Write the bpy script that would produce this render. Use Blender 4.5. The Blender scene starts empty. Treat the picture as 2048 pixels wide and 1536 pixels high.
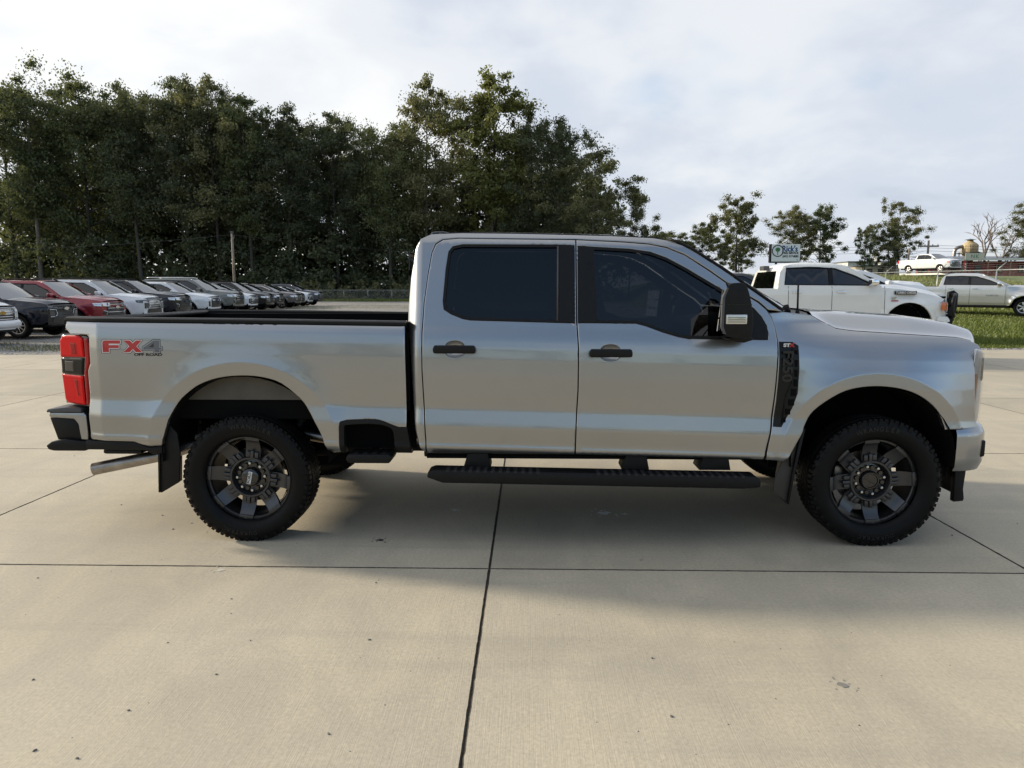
import bpy, bmesh, math, random
import numpy as np
from mathutils import Vector, Matrix
from mathutils.geometry import delaunay_2d_cdt

scene = bpy.context.scene
COL = scene.collection

# ------------------------------------------------------------------ camera
CAM_POS = Vector((1.8432, -5.4371, 1.6398))
YAW, PITCH, ROLL = -0.0243, -0.1310, -0.0005
_f = Vector((math.sin(YAW) * math.cos(PITCH), math.cos(YAW) * math.cos(PITCH), math.sin(PITCH)))
_r = Vector((math.cos(YAW), -math.sin(YAW), 0.0))
_u = _r.cross(_f)
_r2 = _r * math.cos(ROLL) + _u * math.sin(ROLL)
_u2 = -_r * math.sin(ROLL) + _u * math.cos(ROLL)
cam_data = bpy.data.cameras.new('camera')
cam_data.sensor_width = 36.0
cam_data.lens = 1420.0 / 2048.0 * 36.0
cam_data.clip_start = 0.05
cam_data.clip_end = 2000.0
cam = bpy.data.objects.new('camera', cam_data)
COL.objects.link(cam)
M = Matrix((_r2, _u2, -_f)).transposed().to_4x4()
M.translation = CAM_POS
cam.matrix_world = M
scene.camera = cam

# ------------------------------------------------------------------ light
SUN_EL = math.radians(20.0)
SUN_DIR = Vector((-0.962 * math.cos(SUN_EL), 0.273 * math.cos(SUN_EL), math.sin(SUN_EL))).normalized()
sun_data = bpy.data.lights.new('sun', 'SUN')
sun_data.energy = 3.7
sun_data.angle = math.radians(4.5)
sun_data.color = (1.0, 0.88, 0.70)
sun = bpy.data.objects.new('sun', sun_data)
COL.objects.link(sun)
sun.rotation_euler = SUN_DIR.to_track_quat('Z', 'Y').to_euler()

world = bpy.data.worlds.new('World')
scene.world = world
world.use_nodes = True
nt = world.node_tree
nt.nodes.clear()
def wn(t, **k):
    n = nt.nodes.new(t)
    for a, b in k.items():
        setattr(n, a, b)
    return n
def wmath(op, a, b=None, clamp=False):
    n = wn('ShaderNodeMath', operation=op); n.use_clamp = clamp
    for i, v in enumerate((a, b)):
        if v is None: continue
        if isinstance(v, (int, float)): n.inputs[i].default_value = v
        else: nt.links.new(v, n.inputs[i])
    return n.outputs[0]
w_out = wn('ShaderNodeOutputWorld')
w_sky = wn('ShaderNodeTexSky', sky_type='NISHITA', sun_disc=False)
w_sky.sun_elevation = SUN_EL
w_sky.sun_rotation = math.atan2(SUN_DIR.x, SUN_DIR.y)
w_sky.air_density = 1.0; w_sky.dust_density = 1.2; w_sky.ozone_density = 1.2
w_bg1 = wn('ShaderNodeBackground'); w_bg1.inputs[1].default_value = 0.15
nt.links.new(w_sky.outputs[0], w_bg1.inputs[0])
w_tc = wn('ShaderNodeTexCoord')
w_sep = wn('ShaderNodeSeparateXYZ'); nt.links.new(w_tc.outputs['Generated'], w_sep.inputs[0])
zc = wmath('ADD', wmath('MAXIMUM', w_sep.outputs[2], 0.0), 0.30)
w_cmb = wn('ShaderNodeCombineXYZ')
nt.links.new(wmath('DIVIDE', w_sep.outputs[0], zc), w_cmb.inputs[0])
nt.links.new(wmath('DIVIDE', w_sep.outputs[1], zc), w_cmb.inputs[1])
def wnoise(scale, detail, rough, off, dist=0.0):
    mp = wn('ShaderNodeMapping'); mp.inputs['Location'].default_value = off
    nt.links.new(w_cmb.outputs[0], mp.inputs[0])
    n = wn('ShaderNodeTexNoise'); n.inputs['Scale'].default_value = scale; n.inputs['Detail'].default_value = detail
    n.inputs['Roughness'].default_value = rough; n.inputs['Distortion'].default_value = dist
    nt.links.new(mp.outputs[0], n.inputs['Vector'])
    return n.outputs['Fac']
def wramp(v, stops):
    r = wn('ShaderNodeValToRGB'); r.color_ramp.interpolation = 'EASE'
    e = r.color_ramp.elements
    while len(e) < len(stops): e.new(0.5)
    for k, (p, c) in zip(e, stops): k.position = p; k.color = (*c, 1)
    nt.links.new(v, r.inputs[0]); return r.outputs[0]
# cloud deck: closed in front of the lens and towards the sun, breaking up to blue on the other side
open_y = wmath('MULTIPLY', wmath('MINIMUM', wmath('MAXIMUM', wmath('ADD', w_sep.outputs[1], 0.1), -0.5), 0.4), 0.30)
cover = wramp(wmath('ADD', wnoise(1.15, 4.0, 0.5, (3.1, 0.4, 0.0), 0.25), open_y), [(0.34, (0, 0, 0)), (0.50, (1, 1, 1))])
shade = wmath('ADD', wmath('MULTIPLY', wnoise(0.95, 6.0, 0.5, (1.7, 5.2, 2.0), 0.3), 0.78), wmath('MULTIPLY', wnoise(3.2, 6.0, 0.55, (4.7, 1.2, 6.0), 0.3), 0.22))
w_dot = wn('ShaderNodeVectorMath', operation='DOT_PRODUCT')
nt.links.new(w_tc.outputs['Generated'], w_dot.inputs[0]); w_dot.inputs[1].default_value = SUN_DIR
w_ma = wn('ShaderNodeMath', operation='MULTIPLY_ADD')
nt.links.new(w_dot.outputs['Value'], w_ma.inputs[0]); w_ma.inputs[1].default_value = 0.5; w_ma.inputs[2].default_value = 0.5
glow = wmath('POWER', wmath('MAXIMUM', w_ma.outputs[0], 0.0), 3.0)
tone = wmath('ADD', wmath('MULTIPLY', glow, 0.62), wmath('MULTIPLY', wramp(shade, [(0.32, (0.0, 0.0, 0.0)), (0.68, (0.86, 0.86, 0.86))]), 0.66), clamp=True)
ccol = wramp(tone, [(0.06, (0.33, 0.375, 0.455)), (0.33, (0.455, 0.49, 0.555)), (0.60, (0.58, 0.597, 0.622)), (0.95, (0.74, 0.73, 0.70))])
w_bg2 = wn('ShaderNodeBackground'); w_bg2.inputs[1].default_value = 1.0
nt.links.new(ccol, w_bg2.inputs[0])
w_mix = wn('ShaderNodeMixShader')
nt.links.new(wmath('MULTIPLY', cover, 0.94), w_mix.inputs[0])
nt.links.new(w_bg1.outputs[0], w_mix.inputs[1]); nt.links.new(w_bg2.outputs[0], w_mix.inputs[2])
nt.links.new(w_mix.outputs[0], w_out.inputs[0])

vs = scene.view_settings
vs.view_transform = 'Standard'; vs.look = 'None'; vs.exposure = 0.58; vs.gamma = 1.0; vs.use_curve_mapping = False
scene.cycles.max_bounces = 8
scene.cycles.transparent_max_bounces = 12
scene.cycles.caustics_reflective = False
scene.cycles.caustics_refractive = False
scene.cycles.use_denoising = True

# ------------------------------------------------------------------ materials
MATS = {}
class NT:
    def __init__(s, m): s.t = m.node_tree
    def n(s, t, **k):
        n = s.t.nodes.new(t)
        for a, b in k.items(): setattr(n, a, b)
        return n
    def l(s, a, b): s.t.links.new(a, b)
    def coord(s, kind='Object', scale=(1, 1, 1), loc=(0, 0, 0)):
        if kind == 'World': o = s.n('ShaderNodeNewGeometry').outputs['Position']
        else: o = s.n('ShaderNodeTexCoord').outputs[kind]
        m = s.n('ShaderNodeMapping'); m.inputs['Scale'].default_value = scale; m.inputs['Location'].default_value = loc
        s.l(o, m.inputs[0]); return m.outputs[0]
    def noise(s, vec, scale, detail=4, rough=.55, dist=0):
        n = s.n('ShaderNodeTexNoise'); n.inputs['Scale'].default_value = scale; n.inputs['Detail'].default_value = detail
        n.inputs['Roughness'].default_value = rough; n.inputs['Distortion'].default_value = dist
        s.l(vec, n.inputs['Vector']); return n.outputs['Fac']
    def ramp(s, v, stops, interp='LINEAR'):
        r = s.n('ShaderNodeValToRGB'); r.color_ramp.interpolation = interp
        e = r.color_ramp.elements
        while len(e) < len(stops): e.new(.5)
        for k, (p, c) in zip(e, stops):
            k.position = p; k.color = (*c, 1) if hasattr(c, '__len__') else (c, c, c, 1)
        s.l(v, r.inputs[0]); return r.outputs[0]
    def mix(s, f, a, b, mode='MIX'):
        n = s.n('ShaderNodeMix', data_type='RGBA', blend_type=mode)
        for i, v in ((0, f), (6, a), (7, b)):
            if isinstance(v, (int, float)): n.inputs[i].default_value = v if i == 0 else (v, v, v, 1)
            elif isinstance(v, tuple): n.inputs[i].default_value = (*v, 1)
            else: s.l(v, n.inputs[i])
        return n.outputs[2]
    def math(s, op, a, b=None, clamp=False):
        n = s.n('ShaderNodeMath', operation=op); n.use_clamp = clamp
        for i, v in enumerate((a, b)):
            if v is None: continue
            if isinstance(v, (int, float)): n.inputs[i].default_value = v
            else: s.l(v, n.inputs[i])
        return n.outputs[0]
    def bump(s, h, strength=.3, dist=.01):
        b = s.n('ShaderNodeBump'); b.inputs['Strength'].default_value = strength; b.inputs['Distance'].default_value = dist
        s.l(h, b.inputs['Height']); return b.outputs[0]

def mat(name, base=(.5, .5, .5), rough=.5, metal=0., coat=0., coat_rough=.03, spec=.5, vary=0., vscale=6., bump=0., bscale=200., bdist=.002):
    if name in MATS: return MATS[name]
    m = bpy.data.materials.new(name); m.use_nodes = True
    t = NT(m); b = m.node_tree.nodes['Principled BSDF']
    b.inputs['Base Color'].default_value = (*base, 1)
    b.inputs['Roughness'].default_value = rough
    b.inputs['Metallic'].default_value = metal
    b.inputs['Coat Weight'].default_value = coat
    b.inputs['Coat Roughness'].default_value = coat_rough
    b.inputs['Specular IOR Level'].default_value = spec
    if vary > 0:
        f = t.noise(t.coord('Object'), vscale, 6, .6)
        lo = tuple(c * (1 - vary) for c in base); hi = tuple(min(1, c * (1 + vary)) for c in base)
        t.l(t.ramp(f, [(.3, lo), (.7, hi)]), b.inputs['Base Color'])
        rr = t.ramp(f, [(.3, max(0, rough * (1 - vary))), (.7, min(1, rough * (1 + vary * .6)))])
        t.l(rr, b.inputs['Roughness'])
    if bump > 0:
        t.l(t.bump(t.noise(t.coord('Object'), bscale, 3, .6), bump, bdist), b.inputs['Normal'])
    MATS[name] = m
    return m

def paint(name, base, metal=0.0, rough=.4, dirt=.06):
    """car lacquer: base coat under a clear coat, with a faint film of dust"""
    if name in MATS: return MATS[name]
    m = bpy.data.materials.new(name); m.use_nodes = True
    t = NT(m); b = m.node_tree.nodes['Principled BSDF']
    v = t.coord('Object')
    f = t.noise(v, 2.2, 7, .62)
    lo = tuple(c * (1 - dirt) for c in base); hi = tuple(min(1, c * (1 + dirt)) for c in base)
    t.l(t.ramp(f, [(.35, lo), (.65, hi)]), b.inputs['Base Color'])
    b.inputs['Metallic'].default_value = metal
    b.inputs['Roughness'].default_value = rough
    b.inputs['Coat Weight'].default_value = 1.0
    if metal < .3: b.inputs['Specular IOR Level'].default_value = .1
    t.l(t.ramp(t.noise(v, 5.0, 8, .65), [(.35, .0), (.75, .05)]), b.inputs['Coat Roughness'])
    # metal flake sparkle / orange peel
    t.l(t.bump(t.noise(v, 60., 2, .5), .012, .01), b.inputs['Coat Normal'])
    MATS[name] = m
    return m

def glass(name, tint=(.1, .1, .11), spec_tint=(1, 1, 1), rough=0.0, ior=1.5):
    if name in MATS: return MATS[name]
    m = bpy.data.materials.new(name); m.use_nodes = True
    t = NT(m); m.node_tree.nodes.clear()
    o = t.n('ShaderNodeOutputMaterial')
    tr = t.n('ShaderNodeBsdfTransparent'); tr.inputs[0].default_value = (*tint, 1)
    gl = t.n('ShaderNodeBsdfGlossy'); gl.inputs[0].default_value = (*spec_tint, 1); gl.inputs['Roughness'].default_value = rough
    fr = t.n('ShaderNodeFresnel'); fr.inputs[0].default_value = ior
    mx = t.n('ShaderNodeMixShader')
    t.l(fr.outputs[0], mx.inputs[0]); t.l(tr.outputs[0], mx.inputs[1]); t.l(gl.outputs[0], mx.inputs[2])
    t.l(mx.outputs[0], o.inputs[0])
    MATS[name] = m
    return m

# ------------------------------------------------------------------ mesh helpers
def link(name, me, m=None, parent=None):
    o = bpy.data.objects.new(name, me)
    COL.objects.link(o)
    if m is not None and me is not None and len(me.materials) == 0: me.materials.append(m)
    if parent is not None: o.parent = parent
    return o
def tag(o, label=None, cat=None, group=None, kind=None):
    if label: o['label'] = label
    if cat: o['category'] = cat
    if group: o['group'] = group
    if kind: o['kind'] = kind
    return o
def thing(name, label, cat, loc=(0, 0, 0), rz=0., group=None):
    o = bpy.data.objects.new(name, None); COL.objects.link(o)
    o.empty_display_size = .2
    o.location = loc; o.rotation_euler = (0, 0, rz)
    return tag(o, label, cat, group)
def mesh_pd(name, V, F, smooth=False, normals=None):
    me = bpy.data.meshes.new(name)
    me.from_pydata([tuple(map(float, v)) for v in V], [], F)
    if smooth: me.polygons.foreach_set('use_smooth', [True] * len(me.polygons))
    if normals is not None:
        me.normals_split_custom_set_from_vertices([tuple(map(float, n)) for n in normals])
    me.update()
    return me
def bm_mesh(name, bm, smooth=False, angle=None):
    bmesh.ops.recalc_face_normals(bm, faces=bm.faces[:])
    me = bpy.data.meshes.new(name); bm.to_mesh(me); bm.free()
    if smooth or angle is not None: me.polygons.foreach_set('use_smooth', [True] * len(me.polygons))
    if angle is not None: me.set_sharp_from_angle(angle=math.radians(angle))
    return me

class MB:
    """collects shapes into one mesh"""
    def __init__(s): s.bm = bmesh.new()
    def box(s, a, b, bev=0., seg=2, rot=None, piv=None):
        bm = bmesh.new()
        bmesh.ops.create_cube(bm, size=1)
        c = [(a[i] + b[i]) / 2 for i in range(3)]; d = [abs(b[i] - a[i]) for i in range(3)]
        bmesh.ops.scale(bm, vec=d, verts=bm.verts)
        if bev > 0: bmesh.ops.bevel(bm, geom=bm.edges[:], offset=min(bev, min(d) * .49), segments=seg, profile=.5, affect='EDGES')
        if rot is not None: bmesh.ops.transform(bm, matrix=rot, verts=bm.verts)
        bmesh.ops.translate(bm, vec=c, verts=bm.verts)
        s.add(bm); return s
    def add(s, bm):
        me = bpy.data.meshes.new('tmp'); bm.to_mesh(me); bm.free(); s.bm.from_mesh(me); bpy.data.meshes.remove(me)
    def cyl(s, p, q, r1, r2=None, seg=16, bev=0.):
        p, q = Vector(p), Vector(q); r2 = r1 if r2 is None else r2
        bm = bmesh.new(); L = (q - p).length
        bmesh.ops.create_cone(bm, cap_ends=True, segments=seg, radius1=r1, radius2=r2, depth=L)
        if bev > 0:
            es = [e for e in bm.edges if abs(e.verts[0].co.z - e.verts[1].co.z) < 1e-6]
            bmesh.ops.bevel(bm, geom=es, offset=bev, segments=2, profile=.5, affect='EDGES')
        bmesh.ops.transform(bm, matrix=Matrix.Translation((p + q) / 2) @ (q - p).to_track_quat('Z', 'Y').to_matrix().to_4x4(), verts=bm.verts)
        s.add(bm); return s
    def tube(s, pts, r, seg=8, cap=True):
        pts = [Vector(p) for p in pts]; n = len(pts)
        rr = r if hasattr(r, '__len__') else [r] * n
        rings = []; up = None
        for i in range(n):
            d = (pts[min(i + 1, n - 1)] - pts[max(i - 1, 0)]).normalized()
            if up is None: up = d.orthogonal().normalized()
            else:
                up = up - d * up.dot(d)
                up = up.normalized() if up.length > 1e-6 else d.orthogonal().normalized()
            sd = d.cross(up)
            rings.append([s.bm.verts.new(pts[i] + (up * math.cos(2 * math.pi * k / seg) + sd * math.sin(2 * math.pi * k / seg)) * rr[i]) for k in range(seg)])
        for i in range(n - 1):
            for k in range(seg):
                s.bm.faces.new((rings[i][k], rings[i][(k + 1) % seg], rings[i + 1][(k + 1) % seg], rings[i + 1][k]))
        if cap: s.bm.faces.new(rings[0]); s.bm.faces.new(rings[-1][::-1])
        return s
    def prism(s, pts, y0, y1, plane='xz', bev=0., seg=2):
        """closed outline extruded along the third axis"""
        bm = bmesh.new()
        def P(a, b, c): return (a, c, b) if plane == 'xz' else ((c, a, b) if plane == 'yz' else (a, b, c))
        f = bm.faces.new([bm.verts.new(P(a, b, y0)) for a, b in pts])
        r = bmesh.ops.extrude_face_region(bm, geom=[f])
        v = [e for e in r['geom'] if isinstance(e, bmesh.types.BMVert)]
        d = y1 - y0
        bmesh.ops.translate(bm, vec=P(0, 0, d), verts=v)
        bmesh.ops.recalc_face_normals(bm, faces=bm.faces[:])
        if bev > 0: bmesh.ops.bevel(bm, geom=bm.edges[:], offset=bev, segments=seg, profile=.5, affect='EDGES', clamp_overlap=True)
        bmesh.ops.triangulate(bm, faces=[f for f in bm.faces if len(f.verts) > 4])
        s.add(bm); return s
    def grid(s, fn, nu, nv):
        vs = [[s.bm.verts.new(fn(i / (nu - 1), j / (nv - 1))) for j in range(nv)] for i in range(nu)]
        for i in range(nu - 1):
            for j in range(nv - 1):
                s.bm.faces.new((vs[i][j], vs[i + 1][j], vs[i + 1][j + 1], vs[i][j + 1]))
        return s
    def lathe(s, prof, axis='y', seg=48, c=(0, 0, 0), closed=False):
        """prof: (radius, along-axis)"""
        rings = []
        for k in range(seg):
            a = 2 * math.pi * k / seg; ca, sa = math.cos(a), math.sin(a)
            ring = []
            for r, h in prof:
                if axis == 'y': p = (c[0] + r * ca, c[1] + h, c[2] + r * sa)
                elif axis == 'x': p = (c[0] + h, c[1] + r * ca, c[2] + r * sa)
                else: p = (c[0] + r * ca, c[1] + r * sa, c[2] + h)
                ring.append(s.bm.verts.new(p))
            rings.append(ring)
        n = len(prof)
        for k in range(seg):
            A, B = rings[k], rings[(k + 1) % seg]
            for i in range(n if closed else n - 1):
                j = (i + 1) % n
                s.bm.faces.new((A[i], A[j], B[j], B[i]))
        return s
    def xf(s, m): bmesh.ops.transform(s.bm, matrix=m, verts=s.bm.verts); return s
    def build(s, name, m, parent=None, smooth=False, angle=None):
        return link(name, bm_mesh(name, s.bm, smooth, angle), m, parent)

def path_resample(pts, step, closed=True):
    out = []; n = len(pts)
    for i in range(n if closed else n - 1):
        a, b = pts[i], pts[(i + 1) % n]
        L = math.hypot(b[0] - a[0], b[1] - a[1]); k = max(1, int(math.ceil(L / step)))
        for j in range(k): out.append((a[0] + (b[0] - a[0]) * j / k, a[1] + (b[1] - a[1]) * j / k))
    if not closed: out.append(pts[-1])
    return out
def spline(pts, n=6, closed=False):
    """Catmull-Rom through points"""
    out = []; N = len(pts)
    for i in range(N if closed else N - 1):
        g = lambda k: pts[k % N] if closed else pts[min(max(k, 0), N - 1)]
        p0, p1, p2, p3 = g(i - 1), g(i), g(i + 1), g(i + 2)
        for j in range(n):
            t = j / n
            out.append(tuple(.5 * (2 * b + (c - a) * t + (2 * a - 5 * b + 4 * c - d) * t * t + (3 * b - a - 3 * c + d) * t ** 3) for a, b, c, d in zip(p0, p1, p2, p3)))
    if not closed: out.append(tuple(pts[-1]))
    return out
def area2(p): return sum(p[i][0] * p[(i + 1) % len(p)][1] - p[(i + 1) % len(p)][0] * p[i][1] for i in range(len(p)))
def ccw(p): return list(p) if area2(p) > 0 else list(p)[::-1]
def inside(P, poly):
    x, y = P[:, 0], P[:, 1]; res = np.zeros(len(P), bool); n = len(poly)
    for i in range(n):
        x1, y1 = poly[i]; x2, y2 = poly[(i + 1) % n]
        if y1 == y2: continue
        c = ((y1 > y) != (y2 > y)) & (x < (x2 - x1) * (y - y1) / (y2 - y1) + x1)
        res ^= c
    return res
def seg_dist(P, poly):
    d = np.full(len(P), 1e9); n = len(poly)
    for i in range(n):
        a = np.array(poly[i]); b = np.array(poly[(i + 1) % n]); ab = b - a
        t = np.clip(((P - a) @ ab) / max(ab @ ab, 1e-12), 0, 1)
        d = np.minimum(d, np.hypot(*(P - a - t[:, None] * ab).T))
    return d
def ring_normals(p):
    """outward normals of a ccw ring"""
    n = len(p); out = []
    for i in range(n):
        a, b, c = p[i - 1], p[i], p[(i + 1) % n]
        d1 = np.array((b[1] - a[1], -(b[0] - a[0]))); d2 = np.array((c[1] - b[1], -(c[0] - b[0])))
        d1 = d1 / (np.hypot(*d1) + 1e-9); d2 = d2 / (np.hypot(*d2) + 1e-9)
        v = d1 + d2; L = np.hypot(*v)
        out.append(v / L if L > .2 else d1)
    return out
def panel(name, outline, hw, m, parent=None, side=-1, holes=(), gx=.05, gz=.022, shear=.024, flange=.035, edge=.004, er=.007, step=.03, dy=0., tilt=True, creases=()):
    """sheet-metal skin: outline in (x, z), outer surface y = side*hw(x, z), rounded and returned edges"""
    rings = [(ccw(path_resample(ccw(outline), step)), 1)]
    for h in holes: rings.append((ccw(path_resample(ccw(h), step)), -1))
    P2 = []; E = []; kind = []; rdir = []
    ring_idx = []
    for r, sg in rings:
        ns = ring_normals(r); k0 = len(P2); n = len(r)
        for q, nn in zip(r, ns): P2.append(q); kind.append(1); rdir.append(nn * sg)
        for i in range(n): E.append((k0 + i, k0 + (i + 1) % n))
        ring_idx.append((k0, n, sg))
        if edge > 0:
            for q, nn in zip(r, ns): P2.append((q[0] - nn[0] * er * sg, q[1] - nn[1] * er * sg)); kind.append(0); rdir.append(nn * 0)
    for cr in creases:
        Q = np.array(cr); keep = inside(Q, rings[0][0]) & (seg_dist(Q, rings[0][0]) > er + .004)
        prev = None
        for q, kp in zip(cr, keep):
            if kp:
                P2.append((float(q[0]), float(q[1]))); kind.append(0); rdir.append(np.zeros(2))
                if prev is not None: E.append((prev, len(P2) - 1))
                prev = len(P2) - 1
            else: prev = None
    xs = [q[0] for q in rings[0][0]]; zs = [q[1] for q in rings[0][0]]
    gxs = np.arange(min(xs), max(xs) + gx, gx); gzs = np.arange(min(zs) - .2, max(zs) + .2, gz)
    X, Z = np.meshgrid(gxs, gzs); Z = Z - shear * (X - 1.18)
    Q = np.stack([X.ravel(), Z.ravel()], 1)
    ok = inside(Q, rings[0][0])
    for r, sg in rings[1:]: ok &= ~inside(Q, r)
    Q = Q[ok]
    for r, sg in rings:
        Q = Q[seg_dist(Q, r) > er + .006]
    for cr in creases:
        c_ = np.array(cr); Q = Q[np.min(np.hypot(Q[:, None, 0] - c_[None, :, 0], Q[:, None, 1] - c_[None, :, 1]), axis=1) > .009]
    for q in Q: P2.append((float(q[0]), float(q[1]))); kind.append(0); rdir.append(np.zeros(2))
    r = delaunay_2d_cdt([Vector(q) for q in P2], E, [], 1, 1e-6)
    V2, F, OV = r[0], r[2], r[3]
    V2n = np.array([(v[0], v[1]) for v in V2])
    C = np.array([V2n[list(f)].mean(0) for f in F])
    ok = inside(C, rings[0][0])
    for rr, sg in rings[1:]: ok &= ~inside(C, rr)
    F = [list(f) for f, k in zip(F, ok) if k]
    V = []; N = []; back = {}
    for i, v in enumerate(V2):
        src = OV[i][0] if OV[i] else None
        x, z = v[0], v[1]
        y = hw(x, z) + dy; e = .003
        gx_ = (hw(x + e, z) - hw(x - e, z)) / (2 * e); gz_ = (hw(x, z + e) - hw(x, z - e)) / (2 * e)
        nn = np.array((-gx_, 1.0, -gz_))
        if src is not None and kind[src] == 1:
            y -= edge; back[src] = i
            if edge > 0 and tilt: nn += np.array((rdir[src][0], 0, rdir[src][1])) * .8
        nn /= np.linalg.norm(nn)
        V.append((x, side * y, z)); N.append((nn[0], side * nn[1], nn[2]))
    # winding: outward = side*y
    FF = []
    for f in F:
        a, b, c = (np.array(V[k]) for k in f[:3])
        n = np.cross(b - a, c - a)
        FF.append(f if n[1] * side > 0 else f[::-1])
    if flange > 0:
        for k0, n, sg in ring_idx:
            base = len(V)
            for i in range(n):
                j = back.get(k0 + i)
                x, y, z = V[j]
                d = rdir[k0 + i]
                V.append((x, y, z)); N.append((d[0], 0, d[1]))
                V.append((x, y - side * flange, z)); N.append((d[0], 0, d[1]))
            for i in range(n):
                a, b = base + 2 * i, base + 2 * ((i + 1) % n)
                q = [a, a + 1, b + 1, b]
                nrm = np.cross(np.array(V[q[1]]) - np.array(V[q[0]]), np.array(V[q[2]]) - np.array(V[q[0]]))
                d = rdir[k0 + i]
                FF.append(q if nrm[0] * d[0] + nrm[2] * d[1] > 0 else q[::-1])
    return link(name, mesh_pd(name, V, FF, True, N), m, parent)

def strip(name, outer, inner, hw, m, parent, side=-1, dy=.003, thick=.012):
    """frame between two rings with the same number of points, on the surface y = side*hw"""
    n = len(outer); V = []; F = []
    for ring, off in ((outer, -thick), (outer, 0), (inner, 0), (inner, -thick)):
        for x, z in ring: V.append((x, side * (hw(x, z) + dy + off), z))
    for k in range(3):
        for i in range(n):
            j = (i + 1) % n
            F.append([k * n + i, k * n + j, (k + 1) * n + j, (k + 1) * n + i])
    bm = bmesh.new(); me = mesh_pd(name, V, F); bm.from_mesh(me); bpy.data.meshes.remove(me)
    return link(name, bm_mesh(name, bm, True, 40), m, parent)
def offset_ring(p, d):
    p = ccw(p); ns = ring_normals(p)
    return [(q[0] - n[0] * d, q[1] - n[1] * d) for q, n in zip(p, ns)]

FONT_CACHE = {}
def text_mesh(s, size, extrude=0., bold=0.):
    k = (s, size, extrude, bold)
    if k in FONT_CACHE: return FONT_CACHE[k]
    c = bpy.data.curves.new('txt', 'FONT'); c.body = s; c.size = size; c.extrude = extrude; c.offset = bold
    c.align_x = 'CENTER'; c.align_y = 'CENTER'; c.resolution_u = 3
    o = bpy.data.objects.new('txt', c); COL.objects.link(o)
    dg = bpy.context.evaluated_depsgraph_get(); dg.update()
    me = bpy.data.meshes.new_from_object(o.evaluated_get(dg)); 
    bpy.data.objects.remove(o); bpy.data.curves.remove(c)
    FONT_CACHE[k] = me
    return me
def text_obj(name, s, size, m, parent, mw, extrude=.002, bold=0., sx=1.):
    me = text_mesh(s, size, extrude, bold).copy()
    me.transform(Matrix.Diagonal((sx, 1, 1, 1)))
    me.materials.clear(); me.materials.append(m)
    o = link(name, me, None, parent); o.matrix_local = mw
    return o
def face_side(x, y, z, side=-1, roll=0., lean=0.):
    """matrix for lettering that reads from the -y side"""
    R = Matrix.Rotation(math.radians(90), 4, 'X')
    return Matrix.Translation((x, y, z)) @ Matrix.Rotation(lean, 4, 'X') @ R @ Matrix.Rotation(roll, 4, 'Z')
# ------------------------------------------------------------------ common materials
SILVER = paint('silver_metallic_lacquer', (.33, .335, .342), .93, .29, .02)
BLACKP = mat('textured_black_plastic', (.007, .007, .0075), .48, spec=.22, vary=.25, vscale=30, bump=.12, bscale=900)
GLOSSB = mat('gloss_black', (.008, .008, .009), .12, coat=.6)
RUBBER = mat('tyre_rubber', (.004, .004, .0042), .5, spec=.16, vary=.3, vscale=14, bump=.15, bscale=300)
WELL = mat('wheel_well_liner', (.005, .005, .005), .9, spec=.1)
ALLOY = mat('dark_graphite_alloy', (.072, .073, .078), .34, .80, vary=.08, vscale=20)
ALLOYD = mat('black_barrel', (.012, .012, .013), .45, .3)
CHROME = mat('chrome', (.8, .8, .82), .06, 1.)
STEEL = mat('exhaust_steel', (.34, .31, .28), .38, 1., vary=.35, vscale=9)
NUT = mat('lug_nut_steel', (.55, .55, .54), .25, 1.)
TINT = glass('privacy_glass', (.05, .052, .058), ior=1.5)
TINTF = glass('tinted_glass', (.13, .133, .14), ior=1.52)
CLEAR = glass('windscreen_glass', (.62, .68, .66))
LENSC = glass('clear_lens', (.88, .88, .88), ior=1.45)
REDL = mat('red_lens', (.55, .002, .004), .2, coat=.12, spec=.12)
REDD = mat('dark_red_lens', (.26, .002, .004), .15, coat=.25, spec=.15)
AMBER = mat('amber_lens', (.55, .14, .03), .2, coat=.8)
UNDER = mat('chassis_black', (.008, .008, .008), .7, spec=.2, vary=.4, vscale=8)
SEATM = mat('seat_cloth', (.02, .02, .022), .8, bump=.2, bscale=400)
DECR = mat('decal_red', (.42, .012, .015), .35, coat=.4)
DECK = mat('decal_black', (.006, .006, .006), .4, coat=.4)
DECG = mat('decal_grey', (.10, .105, .12), .35, coat=.4)
DECW = mat('decal_white', (.7, .7, .7), .4, coat=.3)
GREYP = mat('grey_plastic', (.06, .062, .066), .5, vary=.15, vscale=30)
DISC = mat('brake_disc_iron', (.22, .20, .18), .4, .9, vary=.25, vscale=30)

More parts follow.
